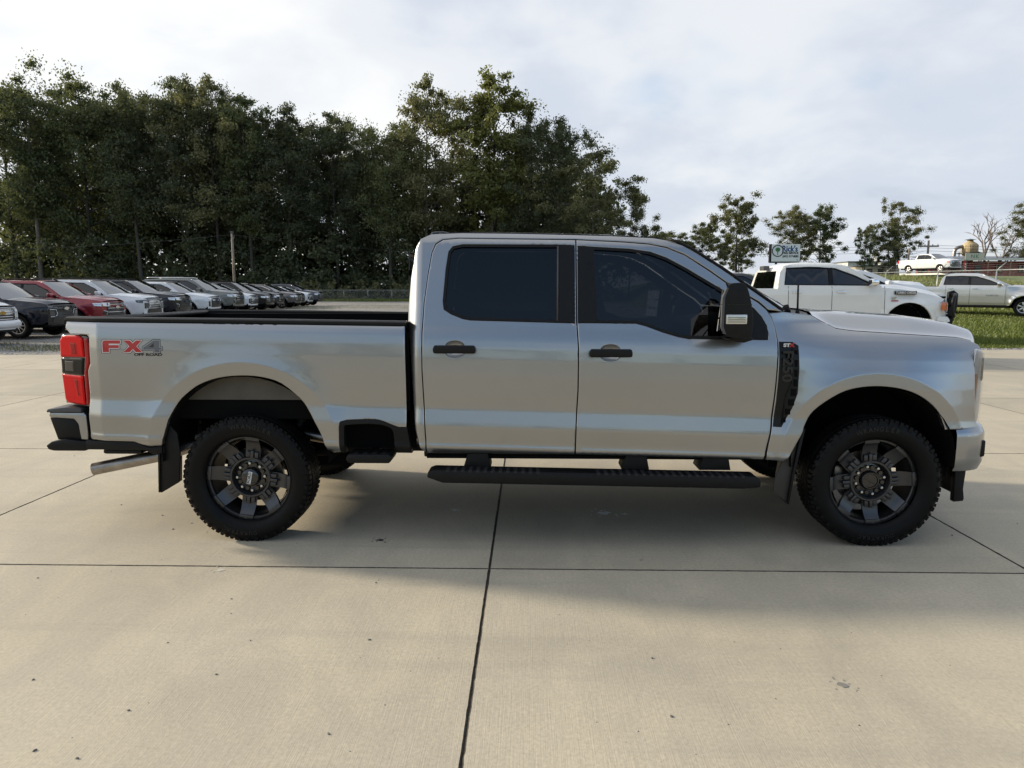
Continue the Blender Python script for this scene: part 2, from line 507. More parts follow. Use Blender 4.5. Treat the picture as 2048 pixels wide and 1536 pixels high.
# ------------------------------------------------------------------ ground
def concrete_mat():
    m = bpy.data.materials.new('broom_finished_concrete'); m.use_nodes = True
    t = NT(m); b = m.node_tree.nodes['Principled BSDF']
    w = t.coord('World')
    big = t.noise(w, .35, 6, .6, .4)
    mid = t.noise(t.coord('World', (1, .55, 1)), 1.9, 8, .65, .8)
    fine = t.noise(w, 55, 6, .7)
    spk = t.noise(w, 240, 3, .6)
    broom = t.noise(t.coord('World', (190, 3.0, 1)), 1.0, 4, .6)
    base = t.ramp(big, [(.3, (.450, .393, .288)), (.55, (.520, .458, .342)), (.75, (.555, .495, .376))])
    c = t.mix(t.ramp(mid, [(.30, .46), (.64, 0.)]), base, (.27, .25, .21))
    c = t.mix(t.ramp(fine, [(.3, .42), (.6, 0.)]), c, (.24, .21, .16))
    c = t.mix(t.ramp(fine, [(.58, 0.), (.8, .30)]), c, (.60, .53, .41))
    c = t.mix(t.ramp(spk, [(.62, 0.), (.70, .6)]), c, (.16, .14, .11))
    c = t.mix(t.ramp(broom, [(.35, .11), (.62, 0.)]), c, (.26, .23, .18))
    stk = t.noise(t.coord('World', (.22, 3.2, 1), (7.1, .3, 0)), 1.0, 7, .62, .6)
    c = t.mix(t.ramp(stk, [(.52, 0.), (.72, .30)]), c, (.25, .235, .20))
    # drips and rust marks with shapes of their own
    st = t.noise(t.coord('World', (.8, 2.2, 1), (4.2, 1.3, 0)), 1.3, 9, .72, 1.6)
    c = t.mix(t.ramp(st, [(.62, 0.), (.74, .35)]), c, (.20, .175, .14))
    vo = t.n('ShaderNodeTexVoronoi'); vo.inputs['Scale'].default_value = 1.7
    t.l(t.coord('World', (1, 1, 0)), vo.inputs['Vector'])
    wob = t.math('ADD', vo.outputs['Distance'], t.math('MULTIPLY', t.noise(w, 40, 5, .7), .10))
    c = t.mix(t.ramp(wob, [(.062, .5), (.082, 0.)]), c, (.17, .15, .12))
    oi = t.n('ShaderNodeObjectInfo')
    c = t.mix(1.0, c, t.ramp(oi.outputs['Random'], [(0., .90), (1., 1.06)]), 'MULTIPLY')
    t.l(c, b.inputs['Base Color'])
    t.l(t.ramp(mid, [(.3, .72), (.7, .9)]), b.inputs['Roughness'])
    h = t.math('ADD', t.math('MULTIPLY', broom, .8), t.math('MULTIPLY', fine, .8))
    t.l(t.bump(h, .42, .004), b.inputs['Normal'])
    return m
CONC = concrete_mat()
JOINT = mat('joint_sealant_and_dirt', (.075, .066, .054), .95, spec=.1, vary=.6, vscale=60, bump=.5, bscale=120, bdist=.01)

def gravel_mat():
    m = bpy.data.materials.new('crushed_gravel'); m.use_nodes = True
    t = NT(m); b = m.node_tree.nodes['Principled BSDF']
    w = t.coord('World')
    vo = t.n('ShaderNodeTexVoronoi'); vo.inputs['Scale'].default_value = 26.; t.l(w, vo.inputs['Vector'])
    c = t.mix(1.0, t.ramp(vo.outputs['Color'], [(.1, (.16, .15, .135)), (.5, (.26, .25, .23)), (.9, (.40, .385, .36))]), t.ramp(t.noise(w, .25, 6, .6), [(.3, .75), (.7, 1.05)]), 'MULTIPLY')
    g = t.noise(t.coord('World', (.35, 1.2, 1)), .5, 7, .68, .5)
    c = t.mix(t.ramp(g, [(.56, 0.), (.66, .8)]), c, (.13, .125, .06))
    t.l(c, b.inputs['Base Color']); b.inputs['Roughness'].default_value = .95
    t.l(t.bump(vo.outputs['Distance'], .8, .03), b.inputs['Normal'])
    return m
def grass_ground_mat():
    m = bpy.data.materials.new('mown_grass_ground'); m.use_nodes = True
    t = NT(m); b = m.node_tree.nodes['Principled BSDF']
    w = t.coord('World')
    n1 = t.noise(w, .5, 6, .6); n2 = t.noise(w, 9, 6, .7)
    c = t.ramp(n1, [(.3, (.11, .15, .035)), (.6, (.16, .19, .05)), (.8, (.23, .235, .08))])
    c = t.mix(t.ramp(n2, [(.35, .55), (.6, 0.)]), c, (.05, .065, .014))
    t.l(c, b.inputs['Base Color']); b.inputs['Roughness'].default_value = .9
    t.l(t.bump(n2, .8, .05), b.inputs['Normal'])
    return m
GRAVEL = gravel_mat(); GRASSG = grass_ground_mat()

# slab edge: line between the concrete and what lies beyond it
def slab_end(x): return 13.35 + .078 * x
# height of the land: flat lot, a bank of grass rising behind on the right
def sst_(a, b, x):
    t = min(1, max(0, (x - a) / (b - a))); return t * t * (3 - 2 * t)
LANDT = [(0, 0), (.4, .02), (3, .12), (6, .30), (11, .60), (18, .85), (28, 1.22), (36, 1.70), (46, 2.60), (55, 3.18), (62, 3.35), (200, 3.35)]
def land_z(x, y):
    k = sst_(4.0, 11.0, x - (y - 14) * .12)
    s = y - slab_end(x)
    if s < 0: return 0.
    if k < .02: return .34 * sst_(15, 36, y)
    for a, b in zip(LANDT, LANDT[1:]):
        if s <= b[0]: return k * (a[1] + (b[1] - a[1]) * (s - a[0]) / (b[0] - a[0]))
    return k * LANDT[-1][1]

pave = link('concrete_pavement', None)
tag(pave, kind='structure')
XJ = [-60, -40, -24.0, -20.35, -16.7, -13.05, -9.4, -5.72, -2.05, 1.61, 4.79, 8.45, 12.1, 15.75, 19.4, 23.0, 40, 60]
YJ = [-60, -30, -16.0, -12.35, -8.7, -5.05, -1.40, 1.72, 5.5, 9.15, None]
link('joint_filler', mesh_pd('joint_filler', [(-60, -60, -.009), (60, -60, -.009), (60, slab_end(60), -.009), (-60, slab_end(-60), -.009)], [(0, 1, 2, 3)]), JOINT, pave)
rnd = random.Random(7)
def slab(x0, x1, y0, y1a, y1b):
    g = .0036
    near = y0 > -6 and y0 < 6 and x0 > -10 and x1 < 14
    st = .035 if near else 5.
    amp = .0013 if near else 0.
    def edge(a, b):
        L = math.hypot(b[0] - a[0], b[1] - a[1]); n = max(1, int(L / st)); out = []
        nx, ny = -(b[1] - a[1]) / L, (b[0] - a[0]) / L
        for i in range(n):
            t = i / n
            d = 0 if i == 0 else rnd.gauss(0, amp) * .6
            out.append((a[0] + (b[0] - a[0]) * t + nx * d, a[1] + (b[1] - a[1]) * t + ny * d))
        return out
    a, b, c, d = (x0 + g, y0 + g), (x1 - g, y0 + g), (x1 - g, y1b - g), (x0 + g, y1a - g)
    ring = edge(a, b) + edge(b, c) + edge(c, d) + edge(d, a)
    n = len(ring)
    ins = offset_ring(ring, .005)
    V = [(x, y, -.05) for x, y in ring] + [(x, y, -.004) for x, y in ring] + [(x, y, 0) for x, y in ins]
    F = [[k * n + i, k * n + (i + 1) % n, (k + 1) * n + (i + 1) % n, (k + 1) * n + i] for k in range(2) for i in range(n)]
    F.append([2 * n + i for i in range(n)])
    me = mesh_pd('slab', V, F); me.materials.append(CONC); me.materials.append(JOINT)
    for k in range(2 * n): me.polygons[k].material_index = 1
    link('slab', me, None, pave)
for i in range(len(XJ) - 1):
    for j in range(len(YJ) - 1):
        x0, x1, y0, y1 = XJ[i], XJ[i + 1], YJ[j], YJ[j + 1]
        if y1 is None: slab(x0, x1, y0, slab_end(x0), slab_end(x1))
        else: slab(x0, x1, y0, y1, y1)

# land beyond: one sheet to the horizon, gravel lot to the left, grass bank to the right
def land(name, xs, ys, m, dz=0., keep=None, zf=land_z):
    V = [(x, y, zf(x, y) + dz) for y in ys for x in xs]; n = len(xs)
    F = []
    for j in range(len(ys) - 1):
        for i in range(n - 1):
            q = [j * n + i, j * n + i + 1, (j + 1) * n + i + 1, (j + 1) * n + i]
            if keep is None or keep(.5 * (xs[i] + xs[i + 1]), .5 * (ys[j] + ys[j + 1])): F.append(q)
    o = link(name, mesh_pd(name, V, F, True), m); tag(o, kind='structure'); return o
def rng(a, b, n): return [a + (b - a) * i / (n - 1) for i in range(n)]
land('grass_land', [-900, -400, -200] + rng(-120, 0, 13) + rng(2, 80, 79) + [90, 120, 200, 400, 900],
     [-900, -300, -100] + rng(-60, 8, 10) + rng(9, 84, 76) + [90, 100, 140, 200, 400, 1200], GRASSG, dz=-.06)
def gravel_edge(y): return 6.2 + .13 * (y - 14) + .25 * math.sin(y * .9)
V = []; F = []
gy = [slab_end(0) - .6 + .02] + rng(14.2, 88, 75)
for k, y in enumerate(gy):
    for i in range(13):
        x = -75 + (gravel_edge(y) + 75) * i / 12
        yy = slab_end(x) - .02 if k == 0 else max(y + .078 * x * max(0, 1 - (y - 13) / 20), slab_end(x) + .02 * k)
        V.append((x, yy, -.012 if k == 0 else -.006 + .34 * sst_(15, 36, yy) + .02 * math.sin(x * 1.3 + y * .7) * min(1, k / 5)))
F = [[j * 13 + i, j * 13 + i + 1, (j + 1) * 13 + i + 1, (j + 1) * 13 + i] for j in range(len(gy) - 1) for i in range(12)]
tag(link('gravel_lot', mesh_pd('gravel_lot', V, F, True), GRAVEL), kind='structure')
# strip of loose gravel between the slab and the grass bank
V = []; F = []
for i in range(60):
    x = 4.5 + i * .6
    for s in (-.02, .14, .34 + .08 * math.sin(i * 1.7)): V.append((x, slab_end(x) + s, land_z(x, slab_end(x) + s) + (.004 if s > 0 else -.01)))
F = [[i * 3 + k, (i + 1) * 3 + k, (i + 1) * 3 + k + 1, i * 3 + k + 1] for i in range(59) for k in range(2)]
tag(link('gravel_verge', mesh_pd('gravel_verge', V, F, True), GRAVEL), kind='structure')
# ------------------------------------------------------------------ the silver pickup: shape of its skin
def lerp_tab(T,z):
    if z<=T[0][0]: return T[0][1]
    for i in range(len(T)-1):
        a,b=T[i],T[i+1]
        if z<=b[0]: return a[1]+(b[1]-a[1])*(z-a[0])/(b[0]-a[0])
    return T[-1][1]
def sm_tab(T,z,h=.009):
    return (lerp_tab(T,z-h)+2*lerp_tab(T,z-h*.4)+2*lerp_tab(T,z+h*.4)+lerp_tab(T,z+h))/6
def sst(a,b,x):
    t=min(1,max(0,(x-a)/(b-a))); return t*t*(3-2*t)
LOW=[(.50,.90),(.56,.93),(.59,.958),(.615,.987),(.645,1.004),(.658,1.004),(.672,.999),(.70,1.001),(.785,1.009),(.797,1.008),(.898,.990),(.91,.990)]
DOOR=LOW+[(1.0,.995),(1.12,.998),(1.22,.996),(1.29,.990),(1.345,.980),(1.385,.968),(1.42,.956),(1.45,.948),(1.955,.816),(1.99,.795),(2.015,.77),(2.03,.74)]
BED=LOW+[(1.0,.995),(1.12,.998),(1.22,.997),(1.30,.992),(1.36,.983),(1.40,.970),(1.42,.960),(1.50,.955)]
FEN=LOW+[(1.0,.992),(1.1,.988),(1.2,.974),(1.28,.953),(1.34,.925),(1.38,.898),(1.42,.86),(1.45,.815),(1.5,.73)]
RA=(.01,.62,.53,.485)
FA=(4.02,.60,.50,.447)
def arch_d(A,x,z):
    cx,cz,a,b=A
    if z<cz: return abs(x-cx)-a
    r=math.hypot((x-cx)/a,(z-cz)/b); return (r-1)*(a+b)/2
def flare(d,w=.088,h=.014,sp=.16):
    if d<w: return h-.008*(1-d/w)
    k=max(0,1-(d-w)/sp)
    return h*k*k
def bed_hw(x,z):
    zl=z+.024*(x-1.18)
    w=sm_tab(BED,zl)+flare(arch_d(RA,x,z))
    if x<-.91: w-=.30*(-.91-x)
    return w
def cab_hw(x,z):
    zl=z+.024*(x-1.18)
    w=sm_tab(DOOR,zl)
    if x<1.16: w-= (1.16-x)**2*9
    return w
def fen_hw(x,z):
    zl=z+.024*(x-1.18)
    t=sst(3.25,3.95,x)
    w=sm_tab(DOOR,zl)*(1-t)+sm_tab(FEN,zl)*t+flare(arch_d(FA,x,z),.085,.020,.19)
    if x>4.15: w-=.30*(x-4.15)**2
    return w

def arch_line(A,d):
    cx,cz,a,b=A; m=(a+b)/2; k=1+d/m; n=90
    out=[(cx-(a+d),cz-.4+.4*i/12) for i in range(12)]
    for i in range(n+1):
        t=math.pi*(1-i/n); out.append((cx+a*k*math.cos(t),cz+b*k*math.sin(t)))
    return out+[(cx+a+d,cz-.4*i/12) for i in range(1,13)]
truck = thing('pickup_truck', 'large silver crew cab four-wheel-drive pickup parked side-on across the concrete', 'pickup truck')
SIDES = (-1, 1)

# ---- bed sides
RARCH = spline([(-.47, .818), (-.404, .931), (-.331, .999), (-.253, 1.05), (-.139, 1.089), (.003, 1.105), (.145, 1.096), (.271, 1.055), (.388, .953), (.439, .879), (.484, .793), (.519, .709), (.543, .623)], 3)
BEDOUT = [(-1.150, 1.444), (-.022, 1.433), (1.057, 1.418), (1.062, 1.077), (1.062, .776), (1.012, .775), (.92, .812), (.862, .826), (.68, .821), (.648, .805), (.634, .779), (.630, .605), (.572, .598)] + RARCH[::-1] + \
         [(-.50, .74), (-.535, .64), (-.63, .632), (-.714, .672), (-1.005, .677), (-1.004, .80), (-.999, .891), (-.990, 1.128), (-.966, 1.181), (-.966, 1.345), (-.985, 1.362), (-1.115, 1.362), (-1.155, 1.404)]
for s in SIDES:
    panel('bed_side', BEDOUT, bed_hw, SILVER, truck, s, flange=.03, gx=.022, gz=.018, creases=[arch_line(RA, .081), arch_line(RA, .094)])
    # black rail cap
    mb = MB()
    cap = [(-1.158, 1.447), (-1.145, 1.474), (-1.0, 1.474), (0, 1.458), (1.058, 1.440), (1.062, 1.420)]
    def capz(x): return lerp_tab([(-1.158, 1.447), (-.022, 1.436), (1.06, 1.420)], x)
    def capt(x): return capz(x) + .026
    prof = [(0.0, 0.0), (.006, .004), (.006, .018), (-.006, .026), (-.085, .028), (-.10, .018), (-.10, -.05)]
    V = []; F = []; xs = rng(-1.155, 1.060, 40); n = len(prof)
    for x in xs:
        w = bed_hw(x, capz(x)) if x > -1.0 else bed_hw(x, capz(x)) - .0
        for a, b in prof: V.append((x, s * (w + a), capz(x) + b))
    F = [[i * n + k, i * n + k + 1, (i + 1) * n + k + 1, (i + 1) * n + k] for i in range(39) for k in range(n - 1)] + [list(range(n)), [39 * n + k for k in range(n)]]
    bm = bmesh.new(); me = mesh_pd('rail_cap', V, F); bm.from_mesh(me)
    link('bed_rail_cap', bm_mesh('rail_cap', bm, True, 35), BLACKP, truck)
    # inner wall of the box and wheel tub
    MB().box((-1.10, s * .80, .80), (1.05, s * .855, 1.44)).build('bed_inner_wall', WELL, truck)
    MB().box((-.46, s * .868, .93), (.50, s * .875, 1.12)).build('wheelhouse', mat('dull_silver_primer', (.09, .082, .068), .6, .2, vary=.3), truck)
    # lower valance behind the wheel
    MB().prism([(-1.045, .672), (-.715, .668), (-.632, .628), (-.53, .636), (-.53, .592), (-.61, .585), (-.66, .610), (-1.04, .612)], s * .90, s * .972, bev=.006).build('bed_valance', BLACKP, truck, angle=30)
    # side step recess: black surround, dark pocket, step pad
    so = spline([(.630, .600), (.634, .779), (.664, .820), (.862, .826), (.92, .812), (1.012, .775), (1.066, .775)], 3)
    si = spline([(.662, .600), (.664, .760), (.690, .790), (.862, .795), (.945, .777), (.978, .74), (.985, .600)], 3)
    ring = so + [(1.09, .600), (.985, .600)][:1] + si[::-1]
    panel('step_surround', ring, bed_hw, BLACKP, truck, s, gx=.2, gz=.2, flange=.06, dy=.004, edge=.004, er=.006)
    MB().box((.60, s * .84, .61), (1.10, s * .86, .86)).build('step_pocket', WELL, truck)
    mb = MB().prism([(.69, .545), (.672, .575), (.690, .605), (.955, .605), (.972, .575), (.952, .545)], s * .86, s * 1.035, bev=.01)
    for k in range(4): mb.box((.722 + .06 * k, s * .90, .603), (.752 + .06 * k, s * 1.02, .611), .002)
    mb.build('side_step', BLACKP, truck, angle=35)
    MB().cyl((.82, s * .60, .60), (.82, s * .95, .575), .025).build('step_arm', UNDER, truck)
# box floor, bulkhead, tailgate
MB().box((-1.10, -.82, .84), (1.05, .82, .86)).build('bed_floor', BLACKP, truck)
MB().box((1.035, -.86, .80), (1.065, .86, 1.40)).build('bed_bulkhead', BLACKP, truck)
mb = MB().prism([(-1.17, .80), (-1.17, 1.40), (-1.155, 1.435), (-1.10, 1.435), (-1.10, .80)], -.80, .80, bev=.01)
mb.build('tailgate', SILVER, truck, angle=40)
MB().prism([(-1.176, 1.43), (-1.165, 1.462), (-1.02, 1.470), (-1.00, 1.455), (-1.00, 1.437), (-1.17, 1.425)], -.90, .90, bev=.006).build('tailgate_cap', BLACKP, truck, angle=40)
for k in range(7):
    MB().box((-1.10, -.72 + .24 * k - .03, .95), (-1.085, -.72 + .24 * k + .03, 1.36), .005).build('tailgate_rib', BLACKP, truck)

# ---- tail lamps
for s in SIDES:
    lamp_hw = lambda x, z: bed_hw(max(x, -.93), 1.1) - .02 - .42 * max(0, -.97 - x)
    def lens(name, out, m, dy=0., par=None):
        return panel(name, out, lamp_hw, m, par or truck, s, gx=.06, gz=.05, shear=0, flange=.10, edge=.008, er=.014, dy=dy)
    body = spline([(-1.235, 1.318), (-1.205, 1.352), (-1.05, 1.357), (-.985, 1.345), (-.970, 1.29), (-.972, 1.18), (-.998, 1.125), (-1.004, .90), (-1.02, .885), (-1.205, .90), (-1.235, .92), (-1.245, 1.10)], 2, True)
    tl = lens('tail_lamp', body, GLOSSB, -.008)
    lens('red_lens', [(-1.235, 1.318), (-1.205, 1.350), (-1.06, 1.355), (-1.028, 1.335), (-1.022, 1.215), (-1.240, 1.208)], REDL, .004, tl)
    lens('red_lens', [(-1.020, 1.335), (-.985, 1.338), (-.974, 1.29), (-.976, 1.182), (-1.000, 1.125), (-1.008, .905), (-1.040, .900), (-1.04, 1.10), (-1.02, 1.19)], REDD, .003, tl)
    lens('red_lens', [(-1.240, 1.095), (-1.05, 1.09), (-1.046, .900), (-1.205, .905), (-1.228, .93)], REDL, .004, tl)
    LAMPB = mat('lamp_black', (.004, .004, .004), .2, spec=.2)
    lens('dark_lens', [(-1.238, 1.202), (-1.03, 1.208), (-1.048, 1.097), (-1.240, 1.102)], LAMPB, .002, tl)
    lens('lamp_window', [(-1.205, 1.190), (-1.115, 1.192), (-1.12, 1.112), (-1.205, 1.115)], GLOSSB, .006, tl)
    lens('lamp_element', [(-1.145, 1.310), (-1.085, 1.312), (-1.080, 1.225), (-1.140, 1.223)], REDD, .0075, tl)
    lens('lamp_element', [(-1.135, 1.07), (-1.09, 1.07), (-1.085, .955), (-1.11, .955)], REDD, .0075, tl)
    for k in range(5): lens('lamp_rib', [(-1.140, 1.238 + .016 * k), (-1.090, 1.239 + .016 * k), (-1.090, 1.244 + .016 * k), (-1.140, 1.243 + .016 * k)], REDL, .011, tl)
    mb = MB()
    for k in range(6): mb.box((-1.125, s * .865 - .002, 1.225 + .018 * k), (-1.06, s * .865 + .002, 1.235 + .018 * k))

# ---- cab: frame behind and around the doors
RD = [(2.136, 1.959), (1.388, 1.970), (1.289, 1.961), (1.244, 1.932), (1.221, 1.878), (1.199, 1.741), (1.178, 1.561), (1.170, 1.378), (1.170, 1.142), (1.176, .982), (1.181, .854), (1.187, .693), (1.189, .601), (2.134, .601), (2.138, .795), (2.148, 1.017), (2.149, 1.269), (2.138, 1.455)]
FD = [(2.144, 1.959), (2.446, 1.943), (2.600, 1.930), (2.715, 1.907), (2.831, 1.859), (2.982, 1.760), (3.094, 1.679), (3.208, 1.607), (3.282, 1.562), (3.333, 1.517), (3.362, 1.470), (3.381, 1.409), (3.391, 1.335), (3.393, 1.245), (3.389, 1.150), (3.382, .996), (3.366, .789), (3.349, .681), (3.332, .575), (2.142, .601), (2.146, .795), (2.156, 1.017), (2.157, 1.269), (2.146, 1.455)]
APIL = [(2.136, 1.994), (2.371, 1.987), (2.635, 1.973), (2.727, 1.956), (2.818, 1.926), (2.908, 1.872), (3.060, 1.775), (3.210, 1.667), (3.358, 1.561), (3.432, 1.508)]
CREAR = [(1.19, .60), (1.145, .640), (1.115, .76), (1.10, .95), (1.088, 1.265), (1.062, 1.40), (1.062, 1.526), (1.078, 1.717), (1.113, 1.904), (1.145, 1.968), (1.21, 2.000), (1.40, 2.008), (1.75, 2.004)]
gap = .007
inner = [(3.345, 1.499 + .02), (3.290, 1.562 + gap)] + [(x + gap * .5, z + gap) for x, z in FD[7:0:-1]] + [(2.14, 1.959 + gap)] + [(x - gap * .7, z + gap * .7) for x, z in RD[1:7]] + [(x - gap, z) for x, z in RD[7:13]]
FRAME = CREAR + APIL + inner
for s in SIDES:
    panel('cab_pillar_frame', FRAME, cab_hw, SILVER, truck, s, flange=.05, step=.03)
# back of cab
def cab_back(u, v):
    z = .62 + (1.985 - .62) * u
    xr = lerp_tab([(.6, 1.19), (.64, 1.145), (.76, 1.115), (.95, 1.10), (1.265, 1.088), (1.40, 1.062), (1.526, 1.062), (1.717, 1.078), (1.904, 1.113), (1.985, 1.165)], z)
    w = cab_hw(xr, z) - .002
    t = 2 * v - 1
    return (xr - .03 * (1 - t * t) ** .5 if abs(t) < 1 else xr, t * w, z)
MB().grid(cab_back, 24, 25).build('cab_back_panel', SILVER, truck, True)
MB().prism([(-.62, 1.50), (-.60, 1.90), (.60, 1.90), (.62, 1.50)], 1.030, 1.036, 'yz').build('rear_window', TINT, truck)
# roof
def roof_edge(x):
    z = lerp_tab([(1.10, 1.90), (1.113, 1.904), (1.145, 1.968), (1.21, 2.000), (1.40, 2.008), (1.75, 2.004), (2.136, 1.994), (2.371, 1.987), (2.635, 1.973), (2.727, 1.956), (2.80, 1.933)], x)
    return z
def roof_pt(u, v):
    x = 1.115 + (2.735 - 1.115) * (u ** 1.0)
    t = 2 * v - 1; z = roof_edge(x); w = cab_hw(x, z) - .004
    cr = .038 * sst(1.10, 1.5, x) * (1 - .5 * sst(2.3, 2.75, x))
    xx = x + (.07 * sst(2.0, 2.735, x)) * (1 - t * t) - .045 * (1 - sst(1.115, 1.4, x)) * (1 - t * t)
    return (xx, t * w, z + cr * (1 - abs(t) ** 3.0) + .002)
MB().grid(roof_pt, 40, 33).build('roof', SILVER, truck, True)
for s in SIDES:   # black roof ditch strip
    V = [(x, s * (cab_hw(x, roof_edge(x)) - .010), roof_edge(x) + .001) for x in rng(1.26, 2.70, 24)]
    MB().tube(V, .0055, 6).build('roof_ditch_strip', BLACKP, truck, True)
# antenna fin and brake lamp on the roof
bm = MB(); fin = [(1.085, 2.026), (1.105, 2.062), (1.125, 2.075), (1.20, 2.076), (1.265, 2.064), (1.30, 2.045), (1.31, 2.035)]
bm.prism(fin, -.05, .05, bev=.012); bm.build('roof_antenna_pod', GLOSSB, truck, angle=40)
MB().box((1.06, -.14, 1.955), (1.08, .14, 1.985), .006).build('high_brake_lamp', REDD, truck)
# windscreen
def ws_edge(u):
    k = [(2.735, 1.955), (2.818, 1.926), (2.908, 1.872), (3.060, 1.775), (3.210, 1.667), (3.358, 1.561), (3.44, 1.503)]
    L = [0]
    for a, b in zip(k, k[1:]): L.append(L[-1] + math.hypot(b[0] - a[0], b[1] - a[1]))
    d = u * L[-1]
    return lerp_tab([(l, q[0]) for l, q in zip(L, k)], d), lerp_tab([(l, q[1]) for l, q in zip(L, k)], d)
def ws_pt(u, v):
    x, z = ws_edge(u); t = 2 * v - 1; w = cab_hw(x, z) - .012
    return (x + (.075 + .20 * u) * (1 - t * t), t * w, z + .014 * (1 - t * t) * (1 - u) + .008)
MB().grid(ws_pt, 18, 25).build('windscreen', CLEAR, truck, True)
for s in SIDES:
    MB().tube([Vector(ws_pt(u, 0 if s < 0 else 1)) + Vector((0, s * .004, .004)) for u in rng(0, 1, 14)], .009, 6).build('windscreen_trim', BLACKP, truck, True)

# ---- doors
RW = [(2.025, 1.929), (1.414, 1.932), (1.352, 1.919), (1.327, 1.889), (1.311, 1.776), (1.296, 1.574), (1.303, 1.523), (1.347, 1.494), (1.421, 1.464), (1.471, 1.455), (2.130, 1.437), (2.130, 1.926)]
FW = [(2.152, 1.922), (2.258, 1.914), (2.483, 1.901), (2.613, 1.882), (2.714, 1.845), (2.830, 1.783), (2.980, 1.692), (3.072, 1.635), (3.180, 1.575), (3.255, 1.527), (3.300, 1.475), (3.325, 1.430), (3.338, 1.379), (3.334, 1.335), (3.151, 1.337), (2.832, 1.343), (2.779, 1.352), (2.682, 1.381), (2.575, 1.420), (2.514, 1.436), (2.150, 1.439)]
RW = ccw(RW); FW = ccw(FW)
def cup_ring(xc, z): return [(xc + .060 * math.cos(a), z + .050 * math.copysign(abs(math.sin(a)) ** .62, math.sin(a))) for a in rng(0, 2 * math.pi, 29)[:-1]]
def handle(parent, x0, x1, z, s):
    w = cab_hw(.5 * (x0 + x1), z)
    xc = .5 * (x0 + x1)
    def dish(u, v):
        a = 2 * math.pi * v; k = u
        x = xc + .061 * k * math.cos(a); zz = z + .051 * k * math.copysign(abs(math.sin(a)) ** .62, math.sin(a))
        return (x, s * (cab_hw(x, zz) - .004 - .030 * (1 - k ** 2.5)), zz)
    MB().grid(dish, 8, 29).build('handle_cup', SILVER, parent, True)
    MB().prism([(x0, z - .024), (x0 - .006, z), (x0 + .004, z + .027), (x1 - .004, z + .026), (x1 + .004, z), (x1, z - .024)], s * (w + .022), s * (w + .052), bev=.009, seg=3).build('handle_bar', BLACKP, parent, angle=50)
    for xx in (x0 + .03, x1 - .03): MB().box((xx - .014, s * w - s * .01, z - .012), (xx + .014, s * (w + .03), z + .012), .003).build('handle_mount', BLACKP, parent)
